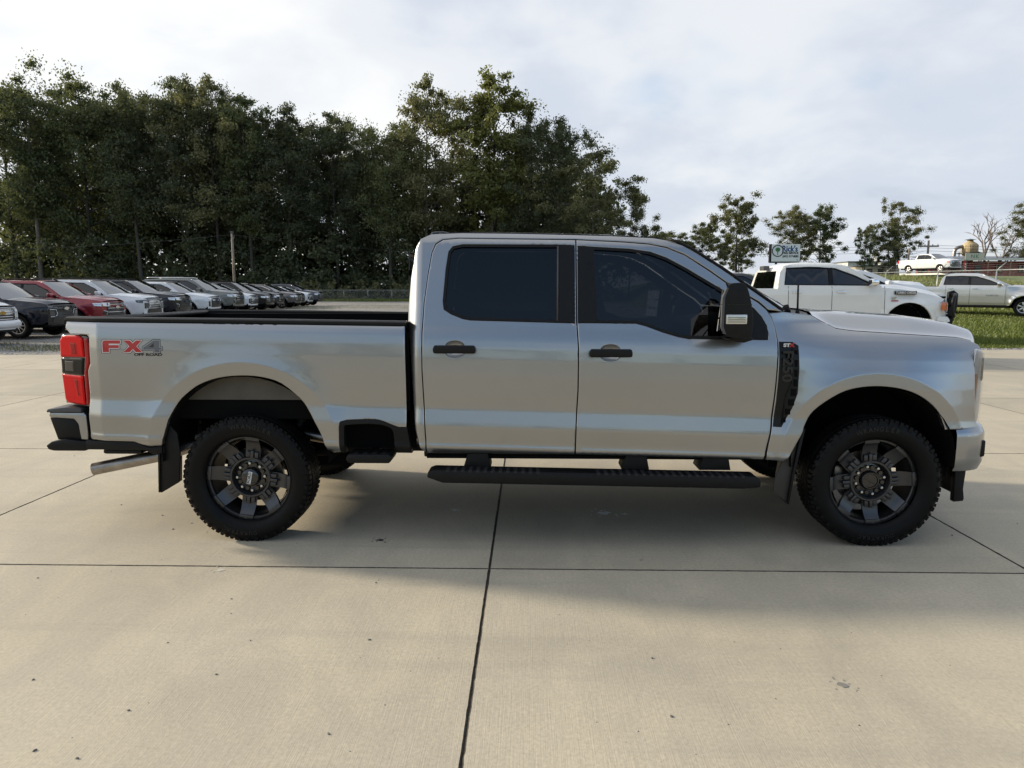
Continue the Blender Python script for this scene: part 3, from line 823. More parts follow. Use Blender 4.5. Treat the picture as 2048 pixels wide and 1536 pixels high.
for s in SIDES:
    rd = panel('rear_door', RD, cab_hw, SILVER, truck, s, holes=[RW, cup_ring(1.376, 1.274)])
    fd = panel('front_door', FD, cab_hw, SILVER, truck, s, holes=[FW, cup_ring(2.352, 1.252)])
    for d, W, gl in ((rd, RW, TINT), (fd, FW, TINTF)):
        o = path_resample(W, .02); i = offset_ring(o, .016)
        strip('window_trim', ccw(o), i, cab_hw, BLACKP, d, s, dy=.003, thick=.03)
        panel('door_window', offset_ring(o, .012), cab_hw, gl, d, s, gx=.15, gz=.1, shear=0, flange=0, edge=0, dy=-.012)
    panel('pillar_trim', [(2.032, 1.924), (2.131, 1.922), (2.131, 1.440), (2.026, 1.443)], cab_hw, BLACKP, rd, s, gx=.3, gz=.2, shear=0, flange=.02, edge=.002, er=.004, dy=.005)
    panel('pillar_trim', [(2.151, 1.919), (2.252, 1.910), (2.273, 1.440), (2.151, 1.442)], cab_hw, BLACKP, fd, s, gx=.3, gz=.2, shear=0, flange=.02, edge=.002, er=.004, dy=.005)
    MB().tube([(2.024, s * (cab_hw(2.02, 1.92) + .004), 1.92), (2.020, s * (cab_hw(2.02, 1.45) + .004), 1.45)], .006, 6).build('window_guide', GREYP, rd, True)
    panel('mirror_sail', [(3.165, 1.582), (3.255, 1.525), (3.298, 1.475), (3.322, 1.430), (3.334, 1.379), (3.330, 1.339), (3.152, 1.341)], cab_hw, BLACKP, fd, s, gx=.3, gz=.2, shear=0, flange=.02, edge=.003, er=.006, dy=.006)
    handle(rd, 1.246, 1.506, 1.274, s)
    handle(fd, 2.222, 2.482, 1.252, s)
    # door mirror
    mir = MB()
    prof = spline([(2.955, 1.424), (2.957, 1.60), (2.985, 1.668), (3.035, 1.683), (3.080, 1.675), (3.105, 1.630), (3.125, 1.55), (3.137, 1.468), (3.130, 1.385), (3.105, 1.362), (3.03, 1.364), (2.975, 1.385)], 3, True)
    mir.prism(prof, s * 1.06, s * 1.295, bev=.028, seg=3)
    for v in mir.bm.verts:
        if v.co.x < 3.03: v.co.x += .36 * (1.295 - abs(v.co.y)) * min(1, (3.03 - v.co.x) / .06)
    mo = mir.build('door_mirror', BLACKP, truck, angle=60)
    for z0, z1 in ((1.485, 1.640), (1.405, 1.475)):
        V = [(2.951 + .36 * (1.295 - y) + .10 * (z - 1.66), s * y, z) for y, z in ((1.085, z0), (1.275, z0), (1.275, z1), (1.085, z1))]
        V += [(x + .004, y, z) for x, y, z in V]
        bm = bmesh.new(); me = mesh_pd('g', V, [(0, 1, 2, 3), (4, 5, 6, 7), (0, 1, 5, 4), (1, 2, 6, 5), (2, 3, 7, 6), (3, 0, 4, 7)]); bm.from_mesh(me)
        link('mirror_glass', bm_mesh('mirror_glass', bm), CHROME, mo)
    MB().prism([(2.951, 1.43), (2.953, 1.60), (2.975, 1.655), (2.990, 1.655), (2.970, 1.60), (2.968, 1.43), (2.985, 1.385), (2.968, 1.390)], s * 1.27, s * 1.298, bev=.004).build('mirror_lit_edge', GREYP, mo, angle=40)  # grey strip: light caught by the housing bevel, put into the colour
    MB().box((2.978, s * 1.285, 1.446), (3.100, s * 1.302, 1.502), .006).build('marker_lamp', mat('mirror_lamp_clear', (.62, .62, .58), .15, .4, coat=1.), mo, angle=40)
    mb = MB()
    for k in range(3): mb.box((2.988, s * 1.300, 1.456 + .013 * k), (3.090, s * 1.3035, 1.462 + .013 * k))
    mb.build('lamp_reflector', mat('lamp_reflector_grey', (.30, .29, .24), .3, .6), mo)
    MB().prism(path_resample([(2.952, 1.562), (3.124, 1.560), (3.126, 1.556), (2.952, 1.558)], 1), s * 1.06, s * 1.2965).build('mirror_seam', GLOSSB, mo)
    for zz in (1.41, 1.535): MB().tube([(3.13, s * 1.12, zz), (3.175, s * 1.04, zz - .01), (3.20, s * .95, zz - .01)], .026, 8).build('mirror_arm', BLACKP, mo, True)
    MB().prism([(3.03, 1.355), (3.16, 1.375), (3.20, 1.345), (3.14, 1.325), (3.06, 1.335)], s * .95, s * 1.13, bev=.01).build('mirror_arm', BLACKP, mo, angle=40)

# ---- front wings
FARCH = spline([(3.562, .760), (3.576, .805), (3.627, .891), (3.738, .976), (3.849, 1.027), (3.998, 1.047), (4.151, 1.033), (4.267, .994), (4.361, .932), (4.428, .855), (4.461, .784)], 4)
HSHUT = [(3.660, 1.482), (3.761, 1.430), (3.818, 1.398), (3.919, 1.384), (4.270, 1.362), (4.600, 1.341), (4.679, 1.324)]
dl = [(x + gap, z) for x, z in FD[9:19]]
WING = [(3.444, 1.505), (3.56, 1.492), (3.655, 1.482)] + [(x, z - .004) for x, z in HSHUT[1:]] + [(4.735, 1.292), (4.748, 1.262), (4.700, 1.258), (4.676, 1.225), (4.674, 1.205), (4.672, 1.017), (4.680, .897), (4.705, .770), (4.462, .770)] + FARCH[::-1] + \
       [(3.508, .641), (3.482, .590), (3.450, .568), (3.345, .575)] + [(x, z) for x, z in dl[::-1][1:]] + [(3.352, 1.500)]
for s in SIDES:
    w = panel('front_wing', WING, fen_hw, SILVER, truck, s, step=.025, gx=.020, gz=.018, creases=[arch_line(FA, .078), arch_line(FA, .091)])
    # air vent with lettering
    vent = spline([(3.404, 1.322), (3.490, 1.320), (3.526, 1.297), (3.528, 1.149), (3.520, 1.002), (3.489, .907), (3.426, .789), (3.376, .791), (3.392, .95), (3.402, 1.14)], 1, True)
    v = panel('side_vent', vent, fen_hw, mat('vent_black', (.005, .005, .005), .3, spec=.25), w, s, gx=.1, gz=.1, flange=.02, edge=.003, er=.006, dy=.010)
    fy = lambda x, z, d=.0: s * (fen_hw(x, z) + .012 + d)
    for (x0, z0, x1, z1) in ((3.497, 1.27, 3.516, 1.225), (3.497, 1.21, 3.516, 1.165), (3.496, 1.15, 3.515, 1.105), (3.492, 1.09, 3.514, 1.045), (3.476, 1.03, 3.510, .985), (3.462, .965, 3.500, .925), (3.445, .905, 3.478, .868), (3.432, .850, 3.452, .818)):
        MB().box((x0, fy(x0, z0, -.001), z1), (x1, fy(x0, z0, .004), z0), .002).build('vent_slot', WELL, v)
    MB().tube([(3.485, fy(3.485, 1.28, .003), 1.28), (3.485, fy(3.485, 1.08, .003), 1.08), (3.446, fy(3.45, .98, .003), .98), (3.425, fy(3.42, .81, .003), .81)], .004, 6).build('vent_bar', BLACKP, v, True)
    if s < 0:
        text_obj('vent_lettering', 'F250', .088, mat('badge_dark', (.016, .016, .018), .3, .2), v, face_side(3.447, fy(3.447, 1.18, .003), 1.172, roll=math.radians(-90)), .004, .002, 1.15)
        text_obj('vent_badge', 'ST', .028, DECW, v, face_side(3.447, fy(3.44, 1.298, .002), 1.300), .003, .0015, 1.35)
        text_obj('vent_badge', 'X', .030, DECR, v, face_side(3.481, fy(3.486, 1.298, .002), 1.300), .003, .002, 1.2)
# ---- bonnet
def hood_edge(x):
    return lerp_tab([(q[0], q[1]) for q in HSHUT], x)
def hood_pt(u, v):
    t = 2 * v - 1; a = abs(t)
    x = 3.665 + (4.679 - 3.665) * min(u / .9, 1)
    z = hood_edge(x); w = fen_hw(x, z) - .004
    top = lerp_tab([(3.66, 1.498), (3.83, 1.494), (4.077, 1.478), (4.308, 1.459), (4.541, 1.421), (4.66, 1.385), (4.70, 1.37)], x)
    f = sst(1.0, .70, a) if a > .70 else 1.0
    f = 1 - sst(.66, 1.0, a)
    zz = z + (top - z) * f + .012 * (1 - min(1, a / .55) ** 2)
    xx = x + (.02 + .22 * sst(3.7, 4.67, x)) * (1 - a ** 2.2) + (.12 * (1 - sst(3.66, 3.95, x))) * (1 - a * a)
    if u > .9:
        k = (u - .9) / .1
        zz -= .10 * k ** 1.6; xx += .05 * math.sin(k * math.pi / 2)
    return (xx, t * w, zz)
MB().grid(hood_pt, 46, 41).build('bonnet', SILVER, truck, True)
# scuttle panel, wiper, antenna
def cowl_pt(u, v):
    a = Vector(ws_pt(1, v)); b = Vector(hood_pt(0, v)); p = a.lerp(b, u); p.y *= .925; p.z -= .012 * math.sin(math.pi * u) + .01; return p
MB().grid(cowl_pt, 6, 25).build('scuttle_panel', BLACKP, truck, True)
MB().cyl((3.592, -.74, 1.485), (3.592, -.74, 1.515), .016, .010).cyl((3.592, -.74, 1.51), (3.588, -.74, 1.680), .0065, .0055).build('radio_mast', BLACKP, truck, angle=40)
MB().tube([(3.535, -.70, 1.515), (3.50, -.60, 1.560), (3.40, -.30, 1.615)], .010, 6).cyl((3.54, -.71, 1.49), (3.53, -.70, 1.545), .022, .016).build('wiper', BLACKP, truck, True)

# ---- nose: lamps, grille, bumper
for s in SIDES:
    nose_hw = lambda x, z: .880 - .9 * max(0, x - 4.66) ** 1.2 - .12 * max(0, x - 4.6)
    lo = spline([(4.700, 1.268), (4.684, 1.24), (4.678, 1.205), (4.676, 1.017), (4.684, .897), (4.710, .775), (4.775, .780), (4.79, .95), (4.79, 1.14), (4.785, 1.235)], 2, True)
    h = panel('head_lamp', lo, nose_hw, mat('lamp_chrome', (.82, .83, .85), .22, .35, vary=.06), truck, s, gx=.03, gz=.05, shear=0, flange=.10, edge=.003, er=.006)
    panel('lamp_cover', lo, nose_hw, LENSC, h, s, gx=.03, gz=.05, shear=0, flange=0, edge=0, dy=.012)
    panel('side_marker', [(4.684, 1.10), (4.722, 1.108), (4.728, 1.05), (4.712, .885), (4.692, .88), (4.684, 1.0)], nose_hw, AMBER, h, s, gx=.1, gz=.1, shear=0, flange=.01, edge=0, dy=.006)
    # grille edges seen past the lamps
    MB().box((4.70, s * .55, 1.05), (4.790, s * .80, 1.215), .02).build('grille_wing', GLOSSB, truck, angle=40)
    MB().box((4.70, s * .55, .835), (4.775, s * .80, 1.005), .02).build('grille_wing', GLOSSB, truck, angle=40)
    MB().prism([(4.60, .60), (4.60, 1.30), (4.72, 1.28), (4.74, .60)], s * .40, s * .80).build('nose_carrier', WELL, truck)
MB().prism([(4.72, .80), (4.72, 1.26), (4.86, 1.26), (4.88, 1.03), (4.86, .80)], -.58, .58, bev=.02).build('grille', GLOSSB, truck, angle=40)
for z in (.90, 1.02, 1.14): MB().box((4.85, -.56, z - .02), (4.905, .56, z + .02), .01).build('grille_bar', GREYP, truck, angle=40)
# front bumper: wraps round the corners
bprof = [(.478, -.11), (.495, -.02), (.545, .0), (.66, .004), (.735, 0.0), (.775, -.02), (.795, -.05), (.795, -.13)]
def bump_pt(u, v):
    t = 2 * v - 1; a = abs(t)
    # plan: nose bow then corner return
    if a < .80: y = t / .80 * .80; x = 4.945 - .135 * (a / .8) ** 2
    else:
        k = (a - .80) / .20; ang = k * math.pi / 2
        y = math.copysign(.80 + .17 * math.sin(min(ang, math.pi / 2)) , t); x = 4.810 - .265 * (k ** 1.6)
    k = min(max(u, 0), 1) * (len(bprof) - 1); i = min(int(k), len(bprof) - 2); f = k - i
    z = bprof[i][0] + (bprof[i + 1][0] - bprof[i][0]) * f; d = bprof[i][1] + (bprof[i + 1][1] - bprof[i][1]) * f
    nx, ny = (1, 0) if a < .80 else (math.cos((a - .8) / .2 * math.pi / 2), math.copysign(math.sin((a - .8) / .2 * math.pi / 2), t))
    zz = z + (.02 if a > .8 else 0) * 0
    return (x + nx * d, y + ny * d, zz)
MB().grid(bump_pt, 22, 81).build('front_bumper', SILVER, truck, True)
for s in SIDES:
    MB().prism([(4.700, .675), (4.768, .690), (4.768, .580), (4.715, .572)], s * .80, s * .912, bev=.012).build('bumper_pocket', BLACKP, truck, angle=40)
    MB().prism([(4.628, .50), (4.70, .50), (4.690, .347), (4.700, .289), (4.697, .267), (4.632, .260)], s * .845, s * .80, bev=.006).build('air_dam_end', BLACKP, truck, angle=40)
    MB().prism([(4.46, .46), (4.63, .40), (4.63, .46), (4.50, .56)], s * .70, s * .74).build('bumper_bracket', UNDER, truck)
MB().box((4.66, -.80, .30), (4.70, .80, .50), .01).build('air_dam', BLACKP, truck, angle=40)

# ---- rear bumper
for s in SIDES:
    rb = MB().prism([(-1.306, .815), (-1.306, .852), (-1.075, .852), (-1.055, .83), (-1.05, .665), (-1.105, .665), (-1.115, .77), (-1.14, .805)], s * .70, s * .925, bev=.012, seg=3).build('rear_bumper', SILVER, truck, angle=40)
    MB().prism([(-1.315, .850), (-1.305, .872), (-1.18, .885), (-1.08, .875), (-1.078, .852)], s * .72, s * .935, bev=.006).build('bumper_top_pad', GREYP, rb, angle=40)
    MB().prism([(-1.312, .812), (-1.27, .665), (-1.11, .665), (-1.118, .775), (-1.145, .812)], s * .70, s * .905, bev=.005).build('bumper_pocket', BLACKP, rb, angle=40)
    MB().prism([(-1.340, .628), (-1.325, .60), (-1.29, .592), (-1.08, .592), (-1.045, .612), (-1.045, .655), (-1.20, .672), (-1.30, .655)], s * .70, s * .93, bev=.01).build('bumper_step', BLACKP, rb, angle=40)
MB().box((-1.30, -.72, .62), (-1.10, .72, .86), .02).build('bumper_centre', SILVER, truck, angle=40)
MB().box((-1.06, -.90, .64), (-1.02, .90, .88)).build('bumper_gap_filler', WELL, truck)

# ---- wheels
TR = .4208
def tyre_mesh():
    mb = MB(); W = .1375
    prof = [(.280, -.095), (.289, -.112), (.308, -.128), (.345, -.1375), (.380, -.134), (.404, -.122), (.412, -.110), (.4165, -.06), (.4175, 0), (.4165, .06), (.412, .110), (.404, .122), (.380, .134), (.345, .1375), (.308, .128), (.289, .112), (.280, .095)]
    mb.lathe(prof, 'y', 72)
    rr = random.Random(3); bm = mb.bm
    def block(a0, a1, y0, y1, r0, r1, tap=.15, sk=0.):
        vs = []
        for r, k in ((r0, 0), (r1, tap)):
            for (a, y) in ((a0, y0), (a1, y0), (a1, y1), (a0, y1)):
                am, ym = (a0 + a1) / 2, (y0 + y1) / 2
                aa = am + (a - am) * (1 - k) + sk * (y - ym); yy = ym + (y - ym) * (1 - k * .6)
                vs.append(bm.verts.new((r * math.cos(aa), yy, r * math.sin(aa))))
        for f in ((4, 5, 6, 7), (0, 1, 5, 4), (1, 2, 6, 5), (2, 3, 7, 6), (3, 0, 4, 7)): bm.faces.new([vs[k] for k in f])
    n = 76
    for k in range(n):
        a = 2 * math.pi * k / n; d = 2 * math.pi / n
        for sgn in (-1, 1):
            block(a + (.5 * d if sgn > 0 else 0), a + d * .66 + (.5 * d if sgn > 0 else 0), sgn * .074, sgn * .118, .405, TR - .002, .12, 0)
            block(a + d * (.1 if sgn > 0 else .6), a + d * (.85 if sgn > 0 else 1.35), sgn * .018, sgn * .066, .408, TR, .10, 4.0 * sgn)
            if k % 2 == 0:
                # side biters
                y = sgn * .1235
                block(a + d * .1, a + d * 1.0, y - .012, y + .012, .384, .407, .25)
        block(a, a + d * .62, -.013, .013, .408, TR, .10, 3.0)
    me = bm_mesh('tyre', bm, True, 32); return me
def wheel_face():
    """eight-spoke wheel, face towards -y"""
    mb = MB()
    mb.lathe([(.258, .02), (.268, -.052), (.272, -.060), (.268, -.068), (.250, -.068), (.244, -.060), (.240, -.030), (.236, .02), (.232, .06)], 'y', 72)
    for k in range(8):
        a = 2 * math.pi * k / 8 + math.radians(2)
        R = Matrix.Rotation(-a, 4, 'Y')
        sp = MB()
        # arm: dished between rim and hub
        secs = [(.255, .042, -.072), (.235, .042, -.070), (.215, .043, -.052), (.180, .045, -.038), (.150, .046, -.034), (.115, .046, -.034)]
        V = []
        for r, hwid, y in secs:
            V.append([sp.bm.verts.new(p) for p in ((r, y, -hwid), (r, y, hwid), (r, y + .05, hwid * .72), (r, y + .05, -hwid * .72))])
        for i in range(len(V) - 1):
            for j in range(4): sp.bm.faces.new((V[i][j], V[i][(j + 1) % 4], V[i + 1][(j + 1) % 4], V[i + 1][j]))
        sp.bm.faces.new(V[0]); sp.bm.faces.new(V[-1][::-1])
        sp.box((.236, -.078, -.044), (.268, -.06, .044), .003)
        sp.box((.252, -.081, -.008), (.262, -.077, .008), .001)
        sp.box((.118, -.058, -.010), (.168, -.028, .010), .004)
        sp.box((.118, -.052, -.038), (.160, -.026, -.014), .004)
        sp.box((.118, -.052, .014), (.160, -.026, .038), .004)
        sp.xf(R); me = bpy.data.meshes.new('t'); sp.bm.to_mesh(me); sp.bm.free(); mb.bm.from_mesh(me); bpy.data.meshes.remove(me)
    mb.lathe([(.132, -.02), (.130, -.052), (.124, -.060), (.114, -.060), (.110, -.054), (.108, -.02)], 'y', 48)
    return bm_mesh('wheel_face', mb.bm, True, 32)
def hub_mesh():
    mb = MB()
    mb.lathe([(.110, -.018), (.100, -.022), (.060, -.024), (.056, -.045), (.050, -.052), (.044, -.052), (.040, -.046), (.0, -.046)], 'y', 40)
    for k in range(8):
        a = 2 * math.pi * k / 8 + .2
        mb.cyl((.078 * math.cos(a + .39), -.02, .078 * math.sin(a + .39)), (.078 * math.cos(a + .39), -.036, .078 * math.sin(a + .39)), .017, .012, 10)
    return bm_mesh('hub', mb.bm, True, 35)
def nuts_mesh():
    mb = MB()
    for k in range(8):
        a = 2 * math.pi * k / 8 + .2
        c, s_ = .086 * math.cos(a), .086 * math.sin(a)
        mb.cyl((c, -.02, s_), (c, -.046, s_), .0115, .0095, 6)
    return bm_mesh('lug_nuts', mb.bm)
def nut_mesh():
    mb = MB().cyl((0, -.02, 0), (0, -.046, 0), .0115, .0095, 6, .002)
    return bm_mesh('lug_nut', mb.bm)
def barrel_mesh():
    mb = MB().lathe([(.236, .0), (.230, .06), (.226, .11), (.245, .12)], 'y', 48)
    mb.lathe([(.236, -.06), (.232, .0)], 'y', 48)
    return bm_mesh('barrel', mb.bm, True, 40)
def disc_mesh():
    mb = MB().lathe([(.0, .045), (.185, .045), (.185, .075), (.0, .075)], 'y', 40)
    return bm_mesh('brake_disc', mb.bm, True, 40)
def sidewall_text(word, a0, r, size):
    bm = bmesh.new(); n = len(word); st = size * .86 / r
    for k, ch in enumerate(word):
        a = math.radians(a0) - (k - (n - 1) / 2) * st
        me = text_mesh(ch, size, .0012, .0008).copy()
        R = Matrix.Translation((r * math.cos(a), -.1388, r * math.sin(a))) @ Matrix.Rotation(-(a - math.pi / 2), 4, 'Y') @ Matrix.Rotation(math.radians(90), 4, 'X')
        me.transform(R); bm.from_mesh(me); bpy.data.meshes.remove(me)
    return bm_mesh('sidewall_lettering', bm)
ME_S = [sidewall_text('WRANGLER', 90, .356, .040), sidewall_text('DURATRAC', 270, .354, .034)]
RUBL = mat('raised_rubber_letters', (.014, .014, .015), .45, spec=.3)
ME_T, ME_W, ME_H, ME_N, ME_B, ME_D = tyre_mesh(), wheel_face(), hub_mesh(), nut_mesh(), barrel_mesh(), disc_mesh()
for q in (ME_W, ME_H, ME_B): q.transform(Matrix.Diagonal((1.07, 1, 1.07, 1)))
def truck_wheel(x, s, rot, rear):
    w = link('wheel', ME_W, ALLOY, truck)
    w.location = (x, s * .848, .415); w.rotation_euler = (0, rot, 0 if s < 0 else math.pi)
    for q in ME_S: tag(link('sidewall_lettering', q, RUBL, w), kind='stuff')
    link('tyre', ME_T, RUBBER, w); link('hub', ME_H, GLOSSB, w); link('barrel', ME_B, ALLOYD, w); link('brake_disc', ME_D, DISC, w)
    for k in range(8):
        n = link('lug_nut', ME_N, NUT, w); a = 2 * math.pi * k / 8 + .2
        n.location = (.092 * math.cos(a), 0, .092 * math.sin(a))
    cal = MB().box((-.20, .03, -.06), (-.12, .10, .09), .02).build('caliper', DISC, w, angle=40)
    if rear and s < 0:
        MB().lathe([(.062, -.03), (.060, -.062), (.052, -.068), (.0, -.068)], 'y', 32).build('hub_cap', GLOSSB, w, True)
        pl = MB().box((-.012, -.0715, -.042), (.014, -.067, .042), .003, rot=None).build('cap_plate', DECW, w)
        pl.rotation_euler = (0, math.radians(12) - rot, 0)
        text_obj('cap_lettering', 'FORD', .024, DECK, pl, face_side(.001, -.0722, 0, roll=math.radians(90)), .0005, .0006, 1.2)
    return w
truck_wheel(0.0, -1, math.radians(9), True); truck_wheel(4.059, -1, math.radians(-2), False)
truck_wheel(0.0, 1, .3, True); truck_wheel(4.059, 1, .7, False)

# ---- wheel wells, flaps, chassis
for s in SIDES:
    for A, x0, x1 in ((RA, -.50, .56), (FA, 3.53, 4.50)):
        cx, cz, a, b = A
        def well(u, v):
            ang = math.pi * (-.04 + 1.08 * u)
            return (cx + (a + .015) * math.cos(ang), s * (.99 - .50 * v), cz - .02 + (b + .012) * math.sin(ang))
        MB().grid(well, 24, 4).build('wheel_liner', WELL, truck, True)
        MB().prism([(x0, .40), (x0, 1.0), (cx, 1.12), (x1, 1.0), (x1, .40)], s * .47, s * .49).build('liner_wall', WELL, truck)
    MB().prism([(-.512, .80), (-.576, .604), (-.591, .324), (-.573, .321), (-.452, .392), (-.433, .591), (-.445, .72)], s * .94, s * .955, bev=.004).build('mud_flap', BLACKP, truck, angle=40).rotation_euler = (0, 0, 0)
    MB().prism([(-.525, .82), (-.575, .62), (-.59, .325), (-.578, .325), (-.56, .60), (-.50, .80)], s * .66, s * .965, bev=.004).build('mud_flap', BLACKP, truck, angle=40)
    MB().prism([(3.590, .775), (3.535, .457), (3.512, .278), (3.500, .280), (3.520, .46), (3.565, .77)], s * .70, s * .985, bev=.004).build('mud_flap', BLACKP, truck, angle=40)
    MB().prism([(3.590, .760), (3.540, .457), (3.515, .280), (3.415, .350), (3.425, .45), (3.47, .57)], s * .945, s * .958, bev=.003).build('mud_flap', mat('grey_brown_flap', (.035, .032, .028), .6), truck, angle=40)  # this flap is a lighter grey-brown than the others
    # frame rail and rocker
    MB().box((-1.05, s * .40, .50), (4.60, s * .48, .68), .01).build('frame_rail', UNDER, truck)
    MB().box((1.16, s * .55, .565), (3.40, s * .93, .64), .01).build('rocker', UNDER, truck)
    MB().box((1.18, s * .928, .560), (3.36, s * .945, .585), .004).build('rocker_lip', WELL, truck)
    # running board
    bo = [(1.197, .466), (1.205, .503), (1.24, .516), (3.265, .484), (3.300, .455), (3.296, .414), (3.19, .404), (1.297, .431)]
    rb = MB().prism(bo, s * .94, s * 1.075, bev=.008).build('running_board', BLACKP, truck, angle=35)
    for k in range(40):
        x = 1.32 + k * .0475
        if 1.92 < x < 2.25: continue
        if x > 3.2: break
        zt = .516 - (x - 1.24) * .0158
        MB().box((x, s * .96, zt - .012), (x + .022, s * 1.078, zt + .003), .002, rot=Matrix.Rotation(.0158, 4, 'Y')).build('tread_bar', mat('tread_rubber', (.022, .022, .024), .6, spec=.25), rb)
    for x0, x1 in ((1.419, 1.598), (2.437, 2.614), (2.931, 3.132)):
        MB().prism([(x0, .50), (x0 + .03, .60), (x1 - .02, .60), (x1, .50)], s * .80, s * .98, bev=.004).build('board_bracket', UNDER, truck, angle=35)
# axles, driveline, exhaust, tank, spare
mb = MB().cyl((0, -.72, .41), (0, .72, .41), .055).cyl((0, -.12, .41), (0, .12, .41), .17, bev=.05); mb.build('rear_axle', UNDER, truck, angle=40)
mb = MB().cyl((4.059, -.70, .41), (4.059, .70, .41), .05).cyl((4.059, .20, .41), (4.059, .42, .41), .15, bev=.05); mb.build('front_axle', UNDER, truck, angle=40)
MB().cyl((.15, 0, .45), (2.6, 0, .56), .045).build('drive_shaft', UNDER, truck, True)
MB().box((2.5, -.30, .46), (3.5, .30, .75), .06).build('gearbox', UNDER, truck, angle=40)
MB().box((.75, .20, .44), (2.2, .62, .66), .06).build('fuel_tank', UNDER, truck, angle=40)
MB().box((-1.0, -.40, .70), (4.4, .40, .76)).build('underfloor', UNDER, truck)
for s in SIDES:
    MB().tube([(-.75, s * .52, .56), (-.3, s * .52, .50), (.0, s * .52, .48), (.4, s * .52, .50), (.8, s * .52, .58)], .03, 6).build('leaf_spring', UNDER, truck, True)
    MB().cyl((.10, s * .56, .42), (.28, s * .50, .85), .032, .028).build('shock_absorber', GREYP, truck, True)
ex = MB().tube([(1.4, -.55, .62), (.5, -.58, .60), (.1, -.60, .68), (-.35, -.66, .62), (-.62, -.75, .535), (-1.095, -.83, .445)], .042, 16, cap=False)
ex.tube([(-.62, -.75, .535), (-1.093, -.83, .445)], .036, 16, cap=False); ex.build('exhaust_pipe', STEEL, truck, True)
MB().cyl((1.4, -.55, .63), (2.3, -.52, .63), .085, bev=.03).build('exhaust_silencer', STEEL, truck, angle=40)
MB().cyl((-.95, 0, .60), (-.95, 0, .84), .38, bev=.08, seg=28).build('spare_tyre', RUBBER, truck, angle=40)
MB().box((-.98, -.90, .565), (-.72, -.70, .60), .015).build('tow_receiver_plug', BLACKP, truck, angle=40)
MB().box((-.47, -.70, .50), (-.30, -.50, .66), .03).build('heat_shield', mat('heat_shield_steel', (.30, .28, .22), .6, .3, vary=.2), truck, angle=40)

# ---- cabin
MB().box((1.14, -.86, .60), (3.45, .86, .66)).build('cabin_floor', SEATM, truck)
for s in SIDES:
    MB().box((1.20, s * .86, .62), (3.36, s * .92, 1.40), .02).build('door_lining', SEATM, truck)
def seat(x, y0, y1, zt=1.56):
    st = MB().prism([(x - .10, .80), (x - .14, 1.0), (x - .22, zt - .03), (x - .16, zt), (x - .08, zt - .04), (x + .04, 1.06), (x + .46, 1.04), (x + .50, .96), (x + .46, .80)], y0, y1, bev=.035, seg=3)
    o = st.build('seat', SEATM, truck, angle=50)
    return o
for y0, y1 in ((-.70, -.18), (.18, .70)):
    o = seat(2.42, y0, y1, 1.60)
    MB().prism([(2.19, 1.62), (2.18, 1.80), (2.22, 1.83), (2.28, 1.80), (2.27, 1.62)], (y0 + y1) / 2 - .13, (y0 + y1) / 2 + .13, bev=.03, seg=3).build('head_rest', SEATM, o, angle=50)
o = seat(1.45, -.72, .72, 1.50)
for y in (-.48, .48): MB().prism([(1.22, 1.50), (1.21, 1.64), (1.25, 1.66), (1.31, 1.64), (1.30, 1.50)], y - .13, y + .13, bev=.03, seg=3).build('head_rest', SEATM, o, angle=50)
MB().prism([(3.10, .95), (3.04, 1.28), (3.10, 1.42), (3.40, 1.46), (3.52, 1.44), (3.52, .80), (3.3, .75)], -.80, .80, bev=.03).build('dashboard', SEATM, truck, angle=40)
sw = MB(); T_ = []
for k in range(33):
    a = 2 * math.pi * k / 32; T_.append((2.98 + .19 * math.sin(a) * .42, .44 + .19 * math.cos(a), 1.42 + .19 * math.sin(a) * .9))
sw.tube(T_, .017, 8, cap=False); sw.tube([(2.98, .44, 1.42), (3.14, .44, 1.34)], .04, 8); sw.tube([(2.98, .26, 1.42), (2.98, .62, 1.42)], .015, 6)
sw.build('steering_wheel', SEATM, truck, True)
MB().box((2.88, -.12, 1.78), (2.93, .12, 1.86), .02).build('cabin_mirror', BLACKP, truck, angle=40)
MB().grid(lambda u, v: Vector(roof_pt(.05 + .9 * u, .06 + .88 * v)) - Vector((0, 0, .05)), 8, 6).build('headliner', mat('headliner_cloth', (.25, .25, .25), .9), truck, True)

# ---- decal on the bed side
def decal(poly, m, dy, par=None):
    return panel('decal', poly, bed_hw, m, par or truck, -1, gx=.5, gz=.5, shear=0, flange=0, edge=0, dy=dy, step=.5)
def letter(polys, x0, z0, w, h, sk=0.):
    return [[(x0 + (px + sk * pz) * w, z0 + pz * h) for px, pz in p] for p in polys]
F_ = [[(0, .08), (.0, .85), (.08, 1), (1.0, 1), (1.0, .72), (.36, .72), (.36, .60), (.92, .60), (.92, .34), (.36, .34), (.36, 0), (0, 0)]]
X_ = [[(-.02, 1), (.34, 1), (.5, .74), (.68, 1), (1.02, 1), (.70, .5), (1.02, 0), (.66, 0), (.5, .27), (.32, 0), (-.04, 0), (.30, .5)]]
D4 = [[(.0, .40), (.0, .22), (.60, .22), (.60, 0), (.88, 0), (.88, .22), (1., .22), (1., .40), (.88, .40), (.88, 1.), (.58, 1.)], ]
def grow(p, d): return offset_ring(p, -d)
ex0, ez0, eh = -.868, 1.252, .075
for shp, xx, w, m in ((F_, ex0, .115, DECR), (X_, ex0 + .138, .115, DECR), (D4, ex0 + .262, .118, DECG)):
    for p in letter(shp, xx, ez0, w, eh):
        k = decal(grow(p, .010), DECK, .0010); decal(grow(p, .0055), DECW if m is DECR else mat('decal_silver', (.35, .36, .38), .35), .0016, k); decal(p, m, .0022, k)
for p in letter([[(.30, .42), (.58, .78), (.58, .42)]], ex0 + .262, ez0, .118, eh): decal(p, DECK, .0028)
